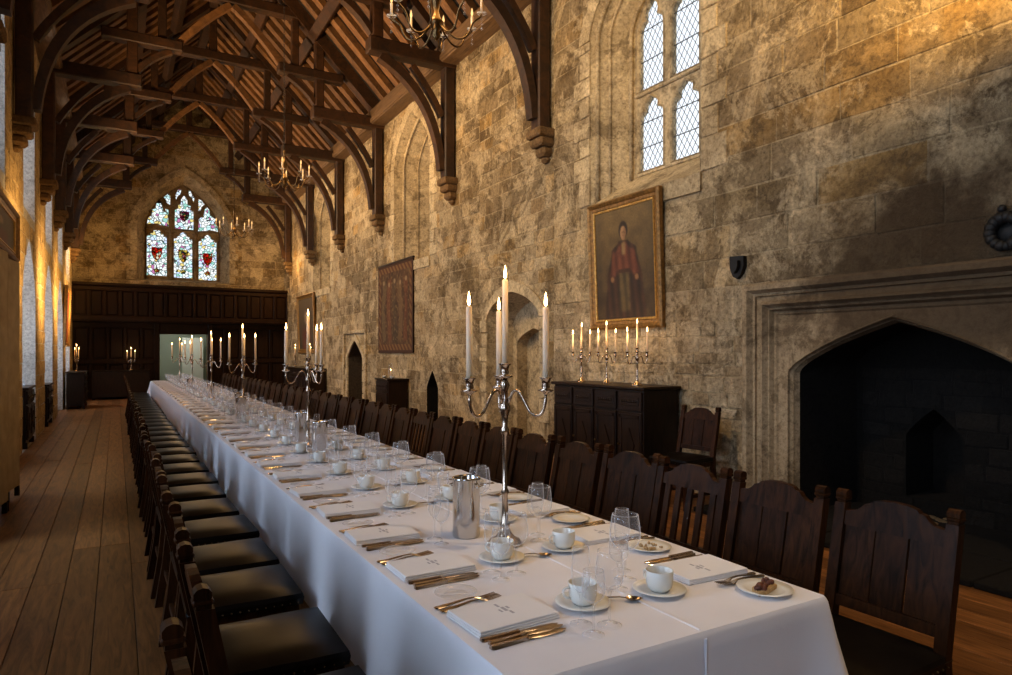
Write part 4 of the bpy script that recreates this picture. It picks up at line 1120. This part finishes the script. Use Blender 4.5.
for side, YS in ((0, LY_), (1, RY_)):
    s = 1 if side == 0 else -1                       # direction from the diner to the table middle
    E = TBX0 if side == 0 else TBX1
    sname = 'aisle' if side == 0 else 'fireplace'
    for i, y in enumerate(YS):
        at = 'the %s %s-side place' % (ordn(i + 1), sname)
        j = lambda a=.008: R.uniform(-a, a)
        rz0 = 0 if s > 0 else math.pi
        X = lambda d: E + s * d
        put(NAP, X(.162 + j()), y + j(), TZ, rz0 + j(.06), 'folded white napkin with printed crest at ' + at, 'napkin', 'napkins on the long table')
        kn = [(.150, -.118, -.05), (.158, -.140, .04), (.150, -.163, 0.02)] if i < 14 else [(.15, -.125, 0), (.15, -.155, .03)]
        for q, (dx, dy, r) in enumerate(kn):
            put(KNIFE, X(dx), y + s * dy, TZ + .0005, rz0 + r + j(.02), '%s knife out from the napkin at %s' % (ordn(q + 1), at), 'knife', 'knives on the long table')
        for q, (dx, dy, r) in enumerate([(.125, .117, .10), (.12, .140, .02)]):
            put(FORK, X(dx), y + s * dy, TZ + .0005, rz0 + r + j(.02), '%s fork out from the napkin at %s' % (ordn(q + 1), at), 'fork', 'forks on the long table')
        if side == 0:
            put(GPLATE, X(.125), y + .218, TZ, 0, 'small clear glass side plate at ' + at, 'plate', 'side plates on the long table')
        else:
            p_ = put(PLATE, X(.13 + j()), y - .232, TZ, 0, ('white side plate of cake at ' if i == 0 else 'small white side plate at ') + at, 'plate', 'side plates on the long table')
        cxp = X(.410 + j()); cyp = y - .045 * s if side == 0 else y - .075
        if free(cxp, cyp, .15):
            put(SAUCER, cxp, cyp, TZ, 0, 'white saucer under the cup at ' + at, 'saucer', 'saucers on the long table')
            put(CUP, cxp, cyp, TZ + .0072, R.uniform(1.5, 3.6), 'white coffee cup on a saucer at ' + at, 'cup', 'coffee cups on the long table')
            if side == 0 and free(cxp + .11, cyp + .035 * s - .05, .15): put(SPOON, cxp + .11, cyp + .035 * s - .05, TZ + .0005, -.5 + j(.3), 'small teaspoon beside the saucer at ' + at, 'spoon', 'teaspoons on the long table')
        gl = [(G_FLUTE, .318, -.148, 'champagne flute'), (G_SMALL, .312, -.226, 'small sherry glass'), (G_WHITE, .384, -.195, 'stemmed wine glass')] if side == 0 else \
             [(G_RED, .430, .066, 'large red wine glass'), (G_SMALL, .505, .004, 'small sherry glass'), (G_FLUTE, .385, .138, 'champagne flute')]
        if i == len(YS) - 1: gl = gl[:2]
        for src, dx, dy, nm in gl:
            gx_, gy_ = X(dx) + j(.004), y + dy + j(.004)
            if free(gx_, gy_, .12):
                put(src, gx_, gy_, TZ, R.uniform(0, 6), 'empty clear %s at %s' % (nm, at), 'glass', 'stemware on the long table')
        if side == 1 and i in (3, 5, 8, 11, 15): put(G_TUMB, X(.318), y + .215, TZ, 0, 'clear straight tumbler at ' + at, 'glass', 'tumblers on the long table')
# cake on the first fireplace-side plate, crumbs on the second
px, py = TBX1 - .13, RY_[0] - .232
ck = thing('cake_slice', 'half-eaten slice of dark fruit cake on the end plate', 'cake', (px - .012, py, TZ + .0072), .35)
MB().prism([(-.062, -.014), (-.02, -.026), (.045, -.03), (.06, -.008), (.05, .018), (-.03, .02)], lambda a, b, d: (a, b, d), 0, .012).build('sponge', 'pastry', ck)
mb = MB(); R2 = random.Random(4)
for k in range(16): mb.ball((R2.uniform(-.045, .05), R2.uniform(-.018, .014), .014 + R2.uniform(0, .006)), R2.uniform(.006, .011), 6, 5)
o = mb.build('dried_fruit', 'cake', ck); o['kind'] = 'stuff'
px, py = TBX1 - .13, RY_[1] - .232
mb = MB()
for k in range(22): mb.ball((R2.uniform(-.035, .035), R2.uniform(-.035, .035), .004), R2.uniform(.003, .008), 5, 4)
o = mb.build('pastry_crumbs', 'pastry', None, (px, py, TZ + .0065)); tag(o, 'leftover pastry crumbs on the second fireplace-side plate', 'crumbs', None, 'stuff')

# ---- wine coolers
def cooler():
    b = MB(); b.lathe([(.0005, .006), (.048, .006), (.052, .0), (.0545, .004), (.0545, .225), (.0565, .229), (.0565, .236), (.053, .238), (.0505, .232), (.0505, .02), (.0005, .014)], 28)
    h = MB()
    for s in (-1, 1): h.tube([(.02, s * .054, .20), (.018, s * .066, .205), (-.018, s * .066, .205), (-.02, s * .054, .20)], .003, 6)
    return proto('wine_cooler', [('cooler_body', b.mesh('cooler_body', 'steel')), ('handle', h.mesh('handle', 'steel'))])
COOLER = cooler()
for i, (x, y) in enumerate(COOL):
    put(COOLER, x, y, TZ, .6 + i, 'polished steel wine cooler on the tablecloth, %s from the near end' % ordn(i + 1 if i == 0 else sorted(c[1] for c in COOL).index(y) + 1), 'wine cooler', 'wine coolers on the long table')

# ---- candelabra and candles
def twist_tube(mb, path, r, seg=7):
    mb.tube(path, lambda t: r * (1 + .16 * math.sin(t * 62)), seg)
def make_candelabrum(scale, arms, arm_r, stem_h, angs, name='candelabrum'):
    t = thing(name, 'x', 'candelabrum')
    k = scale
    b = MB(); b.lathe([(.0005, 0), (.066 * k, 0), (.068 * k, .006 * k), (.060 * k, .012 * k), (.058 * k, .018 * k), (.040 * k, .026 * k), (.024 * k, .045 * k), (.016 * k, .065 * k)], 20)
    b.build('base', 'silver', t)
    st = MB(); H = stem_h
    st.lathe([(.016 * k, .06 * k), (.020 * k, .072 * k), (.013 * k, .085 * k), (.011 * k, H * .30), (.016 * k, H * .32), (.010 * k, H * .34), (.009 * k, H * .66), (.015 * k, H * .68), (.017 * k, H * .70), (.010 * k, H * .72),
              (.013 * k, H * .78), (.021 * k, H * .82), (.021 * k, H * .84), (.012 * k, H * .88), (.011 * k, H * .94), (.019 * k, H * .97), (.012 * k, H)], 14)
    st.build('stem', 'silver', t)
    def socket(c, parent):
        s_ = MB(); s_.lathe([(.008 * k, -.03 * k), (.012 * k, -.022 * k), (.030 * k, -.016 * k), (.031 * k, -.012 * k), (.013 * k, -.008 * k), (.016 * k, .0), (.014 * k, .01 * k), (.017 * k, .026 * k), (.024 * k, .032 * k), (.024 * k, .035 * k), (.0135 * k, .035 * k), (.0135 * k, .02 * k)], 14, c)
        s_.build('candle_socket', 'silver', parent)
    socket((0, 0, H + .03 * k), t)
    tips = [(0, 0, H + .056 * k)]
    for a in angs:
        ca, sa = math.cos(a), math.sin(a); z0 = H - .09 * k; P = []
        pts = bezel3((.012 * k, 0, z0), (.045 * k, 0, z0 + .10 * k), (.062 * k, 0, z0 + .04 * k), (arm_r * .60, 0, z0 - .022 * k), 12)[:-1] + bezel3((arm_r * .60, 0, z0 - .022 * k), (arm_r * .78, 0, z0 - .058 * k), (arm_r, 0, z0 - .045 * k), (arm_r, 0, z0 + .042 * k), 10)
        am = MB(); twist_tube(am, [(p.x * ca, p.x * sa, p.z) for p in pts], .0062 * k); ar = am.build('arm', 'silver', t)
        socket((arm_r * ca, arm_r * sa, z0 + .07 * k), ar); tips.append((arm_r * ca, arm_r * sa, z0 + .096 * k))
    return t, tips
def make_candle(L, r=.0118):
    b = MB(); b.lathe([(.0005, 0), (r, 0), (r, L * .5), (r * .93, L - .004), (r * .75, L), (.002, L - .003)], 12)
    w = MB(); w.lathe([(.0012, L - .004), (.001, L + .010), (.0002, L + .011)], 5)
    f = MB(); f.lathe([(.0005, L + .003), (.0050, L + .009), (.0066, L + .019), (.0046, L + .035), (.0016, L + .050), (.0002, L + .057)], 10)
    o = proto('candle', [('wax_body', b.mesh('wax_body', 'candle_wax')), ('wick', w.mesh('wick', 'iron')), ('flame', f.mesh('flame', 'flame'))]); return o
CANDLE_L, CANDLE_S, CANDLE_M = make_candle(.345), make_candle(.285), make_candle(.24, .010)
CL = {'L': CANDLE_L, 'S': CANDLE_S, 'M': CANDLE_M}
def light_candles(root_loc, rz, tips, kinds, where, tilt=.012):
    M = Matrix.Rotation(rz, 3, 'Z')
    for q, tip in enumerate(tips):
        p = Vector(root_loc) + M @ Vector(tip)
        nm = 'centre candle' if q == 0 else '%s arm candle' % ordn(q)
        o = put(CL[kinds[min(q, 1)]], p.x, p.y, p.z - .012, 0, 'lit ivory %s of %s' % (nm, where), 'candle', 'lit candles')
        o.rotation_euler = (R.uniform(-tilt, tilt), R.uniform(-tilt, tilt), 0)
big, tips = make_candelabrum(1.0, 3, .165, .625, [math.radians(a) for a in (0, 120, 240)])
ANG = [math.radians(a) for a in (68, 53, 77, 80, 95, 70)]   # one arm points away from the camera
for i, y in enumerate(CAND_Y):
    o = put(big, 1.29, y, TZ + .003, ANG[i], 'tall four-light silver candelabrum on the long table, %s from the near end' % ordn(i + 1), 'candelabrum', 'candelabra on the long table')
    light_candles((1.29, y, TZ), ANG[i], tips, ('L', 'S'), 'the %s table candelabrum' % ordn(i + 1))
    point_light('candle_glow', (1.29, y, TZ + 1.13), (1.0, .58, .22), 5.0, .12)
# small three-light candelabra on the furniture
small, tips_s = make_candelabrum(.9, 2, .11, .36, [0, math.pi], 'table_candelabrum')
def small_cand(x, y, z, rz, where, glow=2.2):
    put(small, x, y, z, rz, 'small three-light silver candelabrum ' + where, 'candelabrum', 'small candelabra on the furniture')
    light_candles((x, y, z), rz, tips_s, ('S', 'M'), 'small candelabrum ' + where)
    point_light('candle_glow', (x - .1, y, z + .55), (1.0, .58, .22), glow, .06)

# ---- carved sideboards
def make_sideboard(name, label, x0, x1, y0, y1, h, ncol, face, group=None):
    """face=-1: front looks towards -x (stands on the fireplace wall); +1 the other way"""
    t = thing(name, label, 'sideboard', ((x0 + x1) / 2, (y0 + y1) / 2, 0), 0, group)
    dx, dy = x1 - x0, y1 - y0; fx = face * dx / 2
    MB().box((0, 0, h - .018), (dx + .03, dy + .05, .036), None, .008).build('top', 'sideboard_oak', t)
    MB().box((-face * .01, 0, (h + .08) / 2 - .02), (dx - .03, dy - .02, h - .12), None, .004).build('body', 'sideboard_oak', t)
    for sx in (-1, 1):
        for sy in (-1, 1): MB().box((sx * (dx / 2 - .04), sy * (dy / 2 - .04), .05), (.07, .07, .10), None, .006).build('foot', 'sideboard_oak', t)
    zf0, zf1 = h - .26, h - .06; w = dy / ncol
    for k in range(ncol):
        y = -dy / 2 + (k + .5) * w
        d = MB(); d.box((0, 0, 0), (.022, w - .05, zf1 - zf0), None, .005); dr = d.build('drawer', 'sideboard_oak', t, (fx - face * .012, y, (zf0 + zf1) / 2))
        m = MB(); m.box((face * .014, 0, 0), (.014, w - .12, .09), None, .005)
        for q in range(-3, 4): m.ball((face * .020, q * (w - .16) / 7, 0), .017, 7, 5)
        m.build('carving', 'sideboard_oak', dr)
        d = MB(); d.box((0, 0, 0), (.022, w - .05, zf0 - .16), None, .005); dz = (zf0 + .12) / 2; do = d.build('door', 'sideboard_oak', t, (fx - face * .012, y, dz))
        hh = zf0 - .16; m = MB()
        for a, b_, c_, d_ in ((0, hh / 2 - .045, w - .08, .045), (0, -hh / 2 + .045, w - .08, .045), (-(w / 2 - .06), 0, .045, hh - .05), (w / 2 - .06, 0, .045, hh - .05)): m.box((face * .014, a, b_), (.014, c_, d_), None, .004)
        m.prism([(0, hh * .26), (w * .2, 0), (0, -hh * .26), (-w * .2, 0)], lambda a, b_, d2: (face * d2, a, b_), .008, .022); m.build('raised_panel', 'sideboard_oak', do)
        MB().ball((face * .03, w / 2 - .05, 0), .014, 8, 6).build('knob', 'brass', do)
    return t
make_sideboard('sideboard', 'black carved oak sideboard under the gilt-framed portrait', 4.79, 5.31, 5.42, 7.10, 1.13, 4, -1)
make_sideboard('sideboard', 'small dark cupboard under the hanging tapestry', 4.86, 5.31, 13.3, 14.05, .94, 1, -1)
make_sideboard('sideboard', 'distant dark sideboard near the screen on the fireplace side', 4.80, 5.31, 19.7, 22.9, 1.02, 5, -1)
make_sideboard('sideboard', 'dark oak chest standing in the arched window recess', -1.62, -1.18, 12.7, 13.75, .95, 2, 1)
make_sideboard('sideboard', 'dark low chest in the second arched window recess', -1.60, -1.17, 16.3, 17.3, .85, 2, 1)
make_sideboard('sideboard', 'dark cupboard on the aisle side below the far painting', -1.13, -.70, 20.9, 22.4, .98, 2, 1)
make_sideboard('sideboard', 'long dark serving table against the screen, aisle side', -.65, .95, 24.55, 25.05, .92, 1, 1)
for i, (x, y, r) in enumerate(((5.03, 6.82, -.9), (5.00, 6.28, -.25), (4.98, 5.72, -.45))):
    small_cand(x, y, 1.13, r, ['at the tapestry end of carved sideboard', 'in the middle of carved sideboard', 'at the fireplace end of carved sideboard'][i])
small_cand(.42, 24.78, .92, .1, 'on the serving table against the screen', 1.5)
small_cand(-.92, 21.6, .98, 1.2, 'on the aisle-side cupboard', 1.5)
small_cand(5.02, 20.4, 1.02, 1.5, 'on the distant sideboard, camera end', 1.5)
small_cand(5.02, 22.3, 1.02, 1.3, 'on the distant sideboard, screen end', 1.5)
# hurricane lamp on the cupboard under the tapestry
hl = thing('hurricane_lamp', 'clear glass hurricane lamp on the small cupboard under the tapestry', 'lamp', (5.05, 13.62, .94))
MB().lathe([(.0005, 0), (.06, 0), (.062, .01), (.03, .02), (.025, .04), (.04, .05)], 16).build('base', 'brass', hl)
MB().lathe([(.04, .05), (.052, .10), (.055, .17), (.042, .24), (.036, .30), (.038, .31)], 16).build('glass_chimney', 'table_glass', hl)
MB().lathe([(.0005, .05), (.016, .05), (.016, .16), (.0005, .162)], 10).build('wax_candle', 'candle_wax', hl)
MB().lathe([(.0005, .165), (.006, .175), (.005, .19), (.0005, .21)], 8).build('flame', 'flame', hl)
for i, (y, r) in enumerate(((13.86, .05), (13.42, .045))):
    o = MB().lathe([(.0005, .004), (r * .5, .004), (r * .55, 0), (r, .05), (r * .96, .052), (r * .5, .012), (.0005, .01)], 14).build('small_bowl', 'ceramic', None, (5.0, y, .94))
    tag(o, ['larger small bowl on the cupboard under the tapestry', 'smaller bowl on the cupboard by the tapestry'][i], 'bowl')
# glass carafes on the recess chest
for i, y in enumerate((12.9, 13.15, 13.45)):
    o = MB().lathe([(.0005, .004), (.055, .004), (.06, .03), (.055, .10), (.02, .16), (.018, .21), (.028, .24), (.026, .24)], 14).build('glass_carafe', 'table_glass', None, (-1.35, y, .95))
    tag(o, 'clear glass carafe on the recess chest, %s from the camera end' % ordn(i + 1), 'carafe', 'carafes on the recess chest')

# ---- paintings and tapestry
def paint_grid(fn, y0, y1, z0, z1, d, nu, nv, colfn, mat, name, parent, org, top_lean=0.0):
    P = []; F = []; C = []
    for i in range(nv + 1):
        for k in range(nu + 1):
            u, v = k / nu, i / nv
            P.append(Vector(fn(y0 + (y1 - y0) * u, z0 + (z1 - z0) * v, d + top_lean * v)) - org); C.append(colfn(u, v))
    for i in range(nv):
        for k in range(nu): F.append((i * (nu + 1) + k, i * (nu + 1) + k + 1, (i + 1) * (nu + 1) + k + 1, (i + 1) * (nu + 1) + k))
    me = bpy.data.meshes.new(name); me.from_pydata([tuple(p) for p in P], [], F); me.materials.append(MATS[mat])
    ca = me.color_attributes.new('paint', 'FLOAT_COLOR', 'POINT')
    for i, c in enumerate(C): ca.data[i].color = (*c, 1)
    return link(name, me, parent)
def sm(a, b, x):
    t = min(1, max(0, (x - a) / (b - a))); return t * t * (3 - 2 * t)
def lerp(a, b, t): return tuple(p + (q - p) * t for p, q in zip(a, b))
rp = random.Random(8); PN = [[rp.random() for _ in range(32)] for _ in range(32)]
def vn2(x, y):
    i, j = int(x), int(y); fx, fy = sm(0, 1, x - i), sm(0, 1, y - j); g = lambda a, b: PN[b % 32][a % 32]
    return (g(i, j) * (1 - fx) + g(i + 1, j) * fx) * (1 - fy) + (g(i, j + 1) * (1 - fx) + g(i + 1, j + 1) * fx) * fy
def portrait(u, v):
    """u from the viewer's left; standing figure in a red robe under a dark mantle"""
    n = vn2(u * 9, v * 11); c = lerp((.045, .030, .014), (.150, .110, .050), sm(.15, 1.0, v) * .75 + .25 * n)
    c = lerp(c, (.030, .022, .012), .65 * sm(.62, 1.0, abs(u - .5) * 2) * (1 - v * .5))
    cx = .50; inside = lambda w, x0=cx, soft=.02: 1 - sm(w - soft, w + soft, abs(u - x0))
    wm = .085 + .125 * sm(.70, .62, v) + .085 * sm(.62, .36, v) + .05 * sm(.36, .05, v)      # mantle outline
    fold = .5 + .5 * math.sin(u * 55 + v * 6)
    c = lerp(c, lerp((.020, .012, .007), (.062, .028, .014), fold * .7), inside(wm) * sm(.715, .69, v))
    ws = .055 + .10 * sm(.68, .58, v)
    c = lerp(c, lerp((.075, .024, .013), (.145, .050, .027), fold), inside(ws, cx, .03) * sm(.70, .66, v) * sm(.38, .46, v))
    for sx in (-1, 1):      # sleeves and hands
        t = min(1, max(0, (.62 - v) / .24)); ax = cx + sx * (.13 + .075 * t)
        c = lerp(c, lerp((.07, .022, .012), (.13, .045, .024), fold), inside(.05, ax, .02) * sm(.64, .58, v) * sm(.37, .41, v))
        c = lerp(c, (.24, .14, .075), 1 - sm(.014, .034, math.hypot((u - cx - sx * .205) * .85, v - .365)))
    c = lerp(c, lerp((.050, .040, .019), (.105, .080, .038), fold), inside(.085, cx, .03) * sm(.44, .40, v) * sm(.05, .10, v))
    c = lerp(c, (.26, .19, .10), inside(.03, cx, .02) * sm(.70, .67, v) * sm(.56, .60, v) * .8)
    c = lerp(c, (.05, .022, .012), inside(.10, cx) * (1 - sm(.010, .022, abs(v - .435))))
    c = lerp(c, (.018, .012, .008), 1 - sm(.056, .074, math.hypot((u - cx) * .85, (v - .795) * .8)))
    d = math.hypot((u - cx) * .95, (v - .768) * .74)
    c = lerp(c, lerp((.34, .215, .125), (.18, .105, .06), sm(-.03, .05, u - cx)), 1 - sm(.040, .052, d))
    for ex in (-.018, .018): c = lerp(c, (.07, .04, .022), .8 * (1 - sm(.004, .011, math.hypot(u - cx - ex, (v - .776) * 1.2))))
    c = lerp(c, (.22, .09, .06), .7 * (1 - sm(.004, .011, math.hypot((u - cx) * .6, v - .742))))
    k = .72 + .45 * vn2(u * 14 + 3, v * 17)
    return (c[0] * k * 1.02, c[1] * k * .86, c[2] * k * .62)
def framed(name, label, fn, y0, y1, z0, z1, colfn, flip, fw=.13, lean=.06, nu=70, nv=90):
    """y0<y1 along the wall; frame with stepped moulding"""
    org = Vector(fn((y0 + y1) / 2, z0, .02)); t = thing(name, label, 'painting', org)
    prof = [(0, .0), (0, .055), (fw * .18, .075), (fw * .36, .060), (fw * .45, .045), (fw * .70, .040), (fw * .78, .032)]
    def loop(o): return [(y0 + o, z0 + o), (y1 - o, z0 + o), (y1 - o, z1 - o), (y0 + o, z1 - o)]
    dl = lambda b: lean * (b - z0) / (z1 - z0)
    sides = ['bottom', 'side', 'top', 'side']
    for k in range(4):
        mb = MB()
        for (o0, d0), (o1, d1) in zip(prof, prof[1:]):
            A, B = loop(o0), loop(o1); k2 = (k + 1) % 4
            mb.add([fn(A[k][0], A[k][1], d0 + dl(A[k][1])), fn(A[k2][0], A[k2][1], d0 + dl(A[k2][1])), fn(B[k2][0], B[k2][1], d1 + dl(B[k2][1])), fn(B[k][0], B[k][1], d1 + dl(B[k][1]))], [(0, 1, 2, 3)])
        fr = mb.shift(org).build('frame_rail', 'dark_gilt', t)
        mb = MB()
        for (o0, d0), (o1, d1) in zip([(fw * .78, .032), (fw * .80, .044), (fw * .96, .040), (fw, .026)], [(fw * .80, .044), (fw * .96, .040), (fw, .026)]):
            A, B = loop(o0), loop(o1); k2 = (k + 1) % 4
            mb.add([fn(A[k][0], A[k][1], d0 + dl(A[k][1])), fn(A[k2][0], A[k2][1], d0 + dl(A[k2][1])), fn(B[k2][0], B[k2][1], d1 + dl(B[k2][1])), fn(B[k][0], B[k][1], d1 + dl(B[k][1]))], [(0, 1, 2, 3)])
        mb.shift(org).build('gilt_slip', 'gilt', fr)
    cf = (lambda u, v: colfn(1 - u, v)) if flip else colfn
    q = fw * .9
    paint_grid(fn, y0 + q, y1 - q, z0 + q, z1 - q, .028 + lean * q / (z1 - z0), nu, nv, cf, 'oil_paint', 'canvas', t, org, lean * (1 - 2 * q / (z1 - z0)))
    mb = MB(); mb.add([fn(a, b, .0 + dl(b) * .9) for a, b in loop(.004)], [(0, 1, 2, 3)]); mb.shift(org).build('backboard', 'sideboard_oak', t)
    return t
framed('painting', 'gilt-framed portrait of a person in a red robe above the sideboard', RW, 5.66, 6.98, 1.78, 3.36, portrait, True)
def dim_portrait(u, v):
    d = math.hypot((u - .5) * 1.1, (v - .62)); c = lerp((.05, .035, .02), (.11, .07, .035), v)
    c = lerp(c, (.10, .03, .018), sm(.5, .3, v) * (1 - sm(.2, .32, abs(u - .5)))); return lerp(c, (.26, .17, .10), 1 - sm(.10, .14, d))
framed('painting', 'gilt-framed painting beyond the far doorway on the fireplace wall', RW, 20.9, 23.1, 1.45, 3.35, dim_portrait, True, .14, .06, 24, 30)
framed('painting', 'wide gilt-framed picture standing on top of the folding screen', lambda a, b, d: (-.95 + d, a, b), 6.65, 8.74, 2.442, 2.95, dim_portrait, False, .10, .0, 24, 20)
framed('painting', 'dark red painting near the gallery screen on the aisle wall', LW, 20.9, 22.5, 1.65, 3.25, lambda u, v: lerp((.12, .02, .012), (.22, .05, .02), .5 + .5 * math.sin(u * 9) * math.cos(v * 7)), False, .12, .05, 24, 30)
rt = random.Random(31); TN = [[rt.random() for _ in range(64)] for _ in range(64)]
def vnoise(x, y):
    i, j = int(x), int(y); fx, fy = sm(0, 1, x - i), sm(0, 1, y - j); g = lambda a, b: TN[b % 64][a % 64]
    return (g(i, j) * (1 - fx) + g(i + 1, j) * fx) * (1 - fy) + (g(i, j + 1) * (1 - fx) + g(i + 1, j + 1) * fx) * fy
def tap(u, v):
    b = min(u, 1 - u, v * .95, (1 - v) * .95)
    if b < .03: return (.05, .02, .010)
    n = vnoise(u * 26, v * 26); n2 = vnoise(u * 9 + 7, v * 8 + 3); n3 = vnoise(u * 50, v * 46 + 9)
    if b < .09: return lerp((.085, .030, .012), (.16, .085, .032), sm(.3, .7, .5 + .5 * math.sin((u - v) * 70) * n3 * 1.6))
    c = lerp((.048, .021, .010), (.095, .048, .021), n)
    for k in range(5):          # upright draped figures
        fx = .18 + k * .16; d = abs(u - fx - .02 * math.sin(v * 9 + k)); 
        m = (1 - sm(.035, .065, d)) * sm(.10, .16, v) * sm(.86, .78, v)
        c = lerp(c, [(.15, .045, .018), (.17, .10, .045), (.07, .05, .028), (.18, .06, .025), (.14, .10, .05)][k], m * .5)
        c = lerp(c, (.24, .16, .085), 1 - sm(.02, .034, math.hypot(u - fx, (v - .80 + .03 * (k % 2)))))
    c = lerp(c, (.035, .022, .012), sm(.55, .8, n2) * .5); return lerp(c, (.20, .125, .05), sm(.6, .9, n3) * .45)
org = Vector(RW(14.08, 1.48, .03)); tp = thing('tapestry', 'faded red and brown woven tapestry hanging on the stone wall', 'tapestry', org)
paint_grid(RW, 13.02, 15.14, 1.48, 3.46, .045, 110, 110, tap, 'tapestry_wool', 'woven_cloth', tp, org)
MB().box(Vector(RW(14.08, 2.47, .02)) - org, (.03, 2.10, 1.96)).build('backing', 'sideboard_oak', tp)
MB().box(Vector(RW(14.08, 3.47, .03)) - org, (.05, 2.16, .05), None, .01).build('hanging_rod', 'sideboard_oak', tp)

# ---- folding screen by the aisle wall
fs = thing('folding_screen', 'tall beige fabric folding screen standing against the aisle wall', 'folding screen', (-.95, 8.0, 0))
pts = [(.06, .72), (.0, .27), (.06, -.18), (.0, -.63), (.06, -1.08), (.0, -1.5)]
for (a0, b0), (a1, b1) in zip(pts, pts[1:]):
    c = Vector(((a0 + a1) / 2, (b0 + b1) / 2, 0)); ang = math.atan2(b1 - b0, a1 - a0); M = Matrix.Rotation(ang, 3, 'Z'); L = math.hypot(a1 - a0, b1 - b0)
    pn = MB().box(c + Vector((0, 0, 1.27)), (L - .012, .028, 2.34), M, .008).build('fabric_panel', 'linen_beige', fs)
    for s in (-1, 1): MB().box(c + M @ Vector((s * (L / 2 - .05), 0, 0)) + Vector((0, 0, .05)), (.04, .04, .10), M).build('foot', 'sideboard_oak', pn)
    mb = MB()
    for s in (-1, 1): mb.box(c + M @ Vector((s * (L / 2 - .02), -.016, 0)) + Vector((0, 0, 1.27)), (.02, .006, 2.3), M)
    mb.build('braid_edge', 'pastry', pn)

# ---- chandeliers
def make_chandelier():
    t = thing('chandelier', 'x', 'chandelier')
    MB().lathe([(.0005, -.02), (.02, -.01), (.035, .02), (.02, .05), (.045, .08), (.06, .11), (.03, .15), (.016, .20), (.03, .26), (.045, .32), (.02, .38), (.012, .46), (.02, .50), (.006, .53)], 14).build('column', 'brass', t)
    for k in range(8):
        a = 2 * math.pi * k / 8 + .2; ca, sa = math.cos(a), math.sin(a); r = .34
        pts = bezel3((.04, 0, .10), (.14, 0, -.06), (.24, 0, -.03), (.26, 0, .07), 9)[:-1] + bezel3((.26, 0, .07), (.27, 0, .13), (.33, 0, .13), (r, 0, .16), 6)
        am = MB(); am.tube([(p.x * ca, p.x * sa, p.z) for p in pts], .0075, 6); arm = am.build('arm', 'brass', t)
        c = (r * ca, r * sa, .16); MB().lathe([(.006, 0), (.036, .012), (.038, .016), (.012, .012), (.012, .03)], 10, c).build('drip_pan', 'table_glass', arm)
        MB().lathe([(.0005, .02), (.010, .02), (.010, .11), (.0005, .112)], 8, c).build('candle_tube', 'candle_wax', arm)
        MB().lathe([(.0005, .112), (.008, .122), (.010, .137), (.006, .16), (.0005, .18)], 8, c).build('bulb', 'bulb_glow', arm)
        mb = MB()
        for q in range(3): mb.lathe([(.0005, -.03), (.008, -.012), (.0005, .0)], 6, (r * ca, r * sa, .14 - q * .034))
        mb.build('crystal_drop', 'table_glass', arm)
    ch = MB(); n = 0
    z = .52
    while z < 6.2:
        n += 1; M = Matrix.Rotation(math.pi / 2 * (n % 2), 3, 'Z'); ring = [(.012 * math.cos(q * math.pi / 4), 0, z + .02 * math.sin(q * math.pi / 4)) for q in range(9)]
        ch.tube([M @ Vector((p[0], p[1], 0)) + Vector((0, 0, p[2])) for p in ring], .0026, 4, False); z += .034
    ch.build('chain', 'iron', t)
    return t
cd = make_chandelier()
for i, y in enumerate((4.63, 9.9, 14.6)):
    o = cd if i == 0 else copy_tree(cd)
    o.location = (CX, y, 3.85); o.rotation_euler = (0, 0, .3 * i)
    tag(o, 'brass and crystal chandelier with candle bulbs, %s from the camera end' % ordn(i + 1), 'chandelier', 'chandeliers hung down the hall')
    point_light('chandelier_glow', (CX, y, 4.12), WARM, 7, .25)
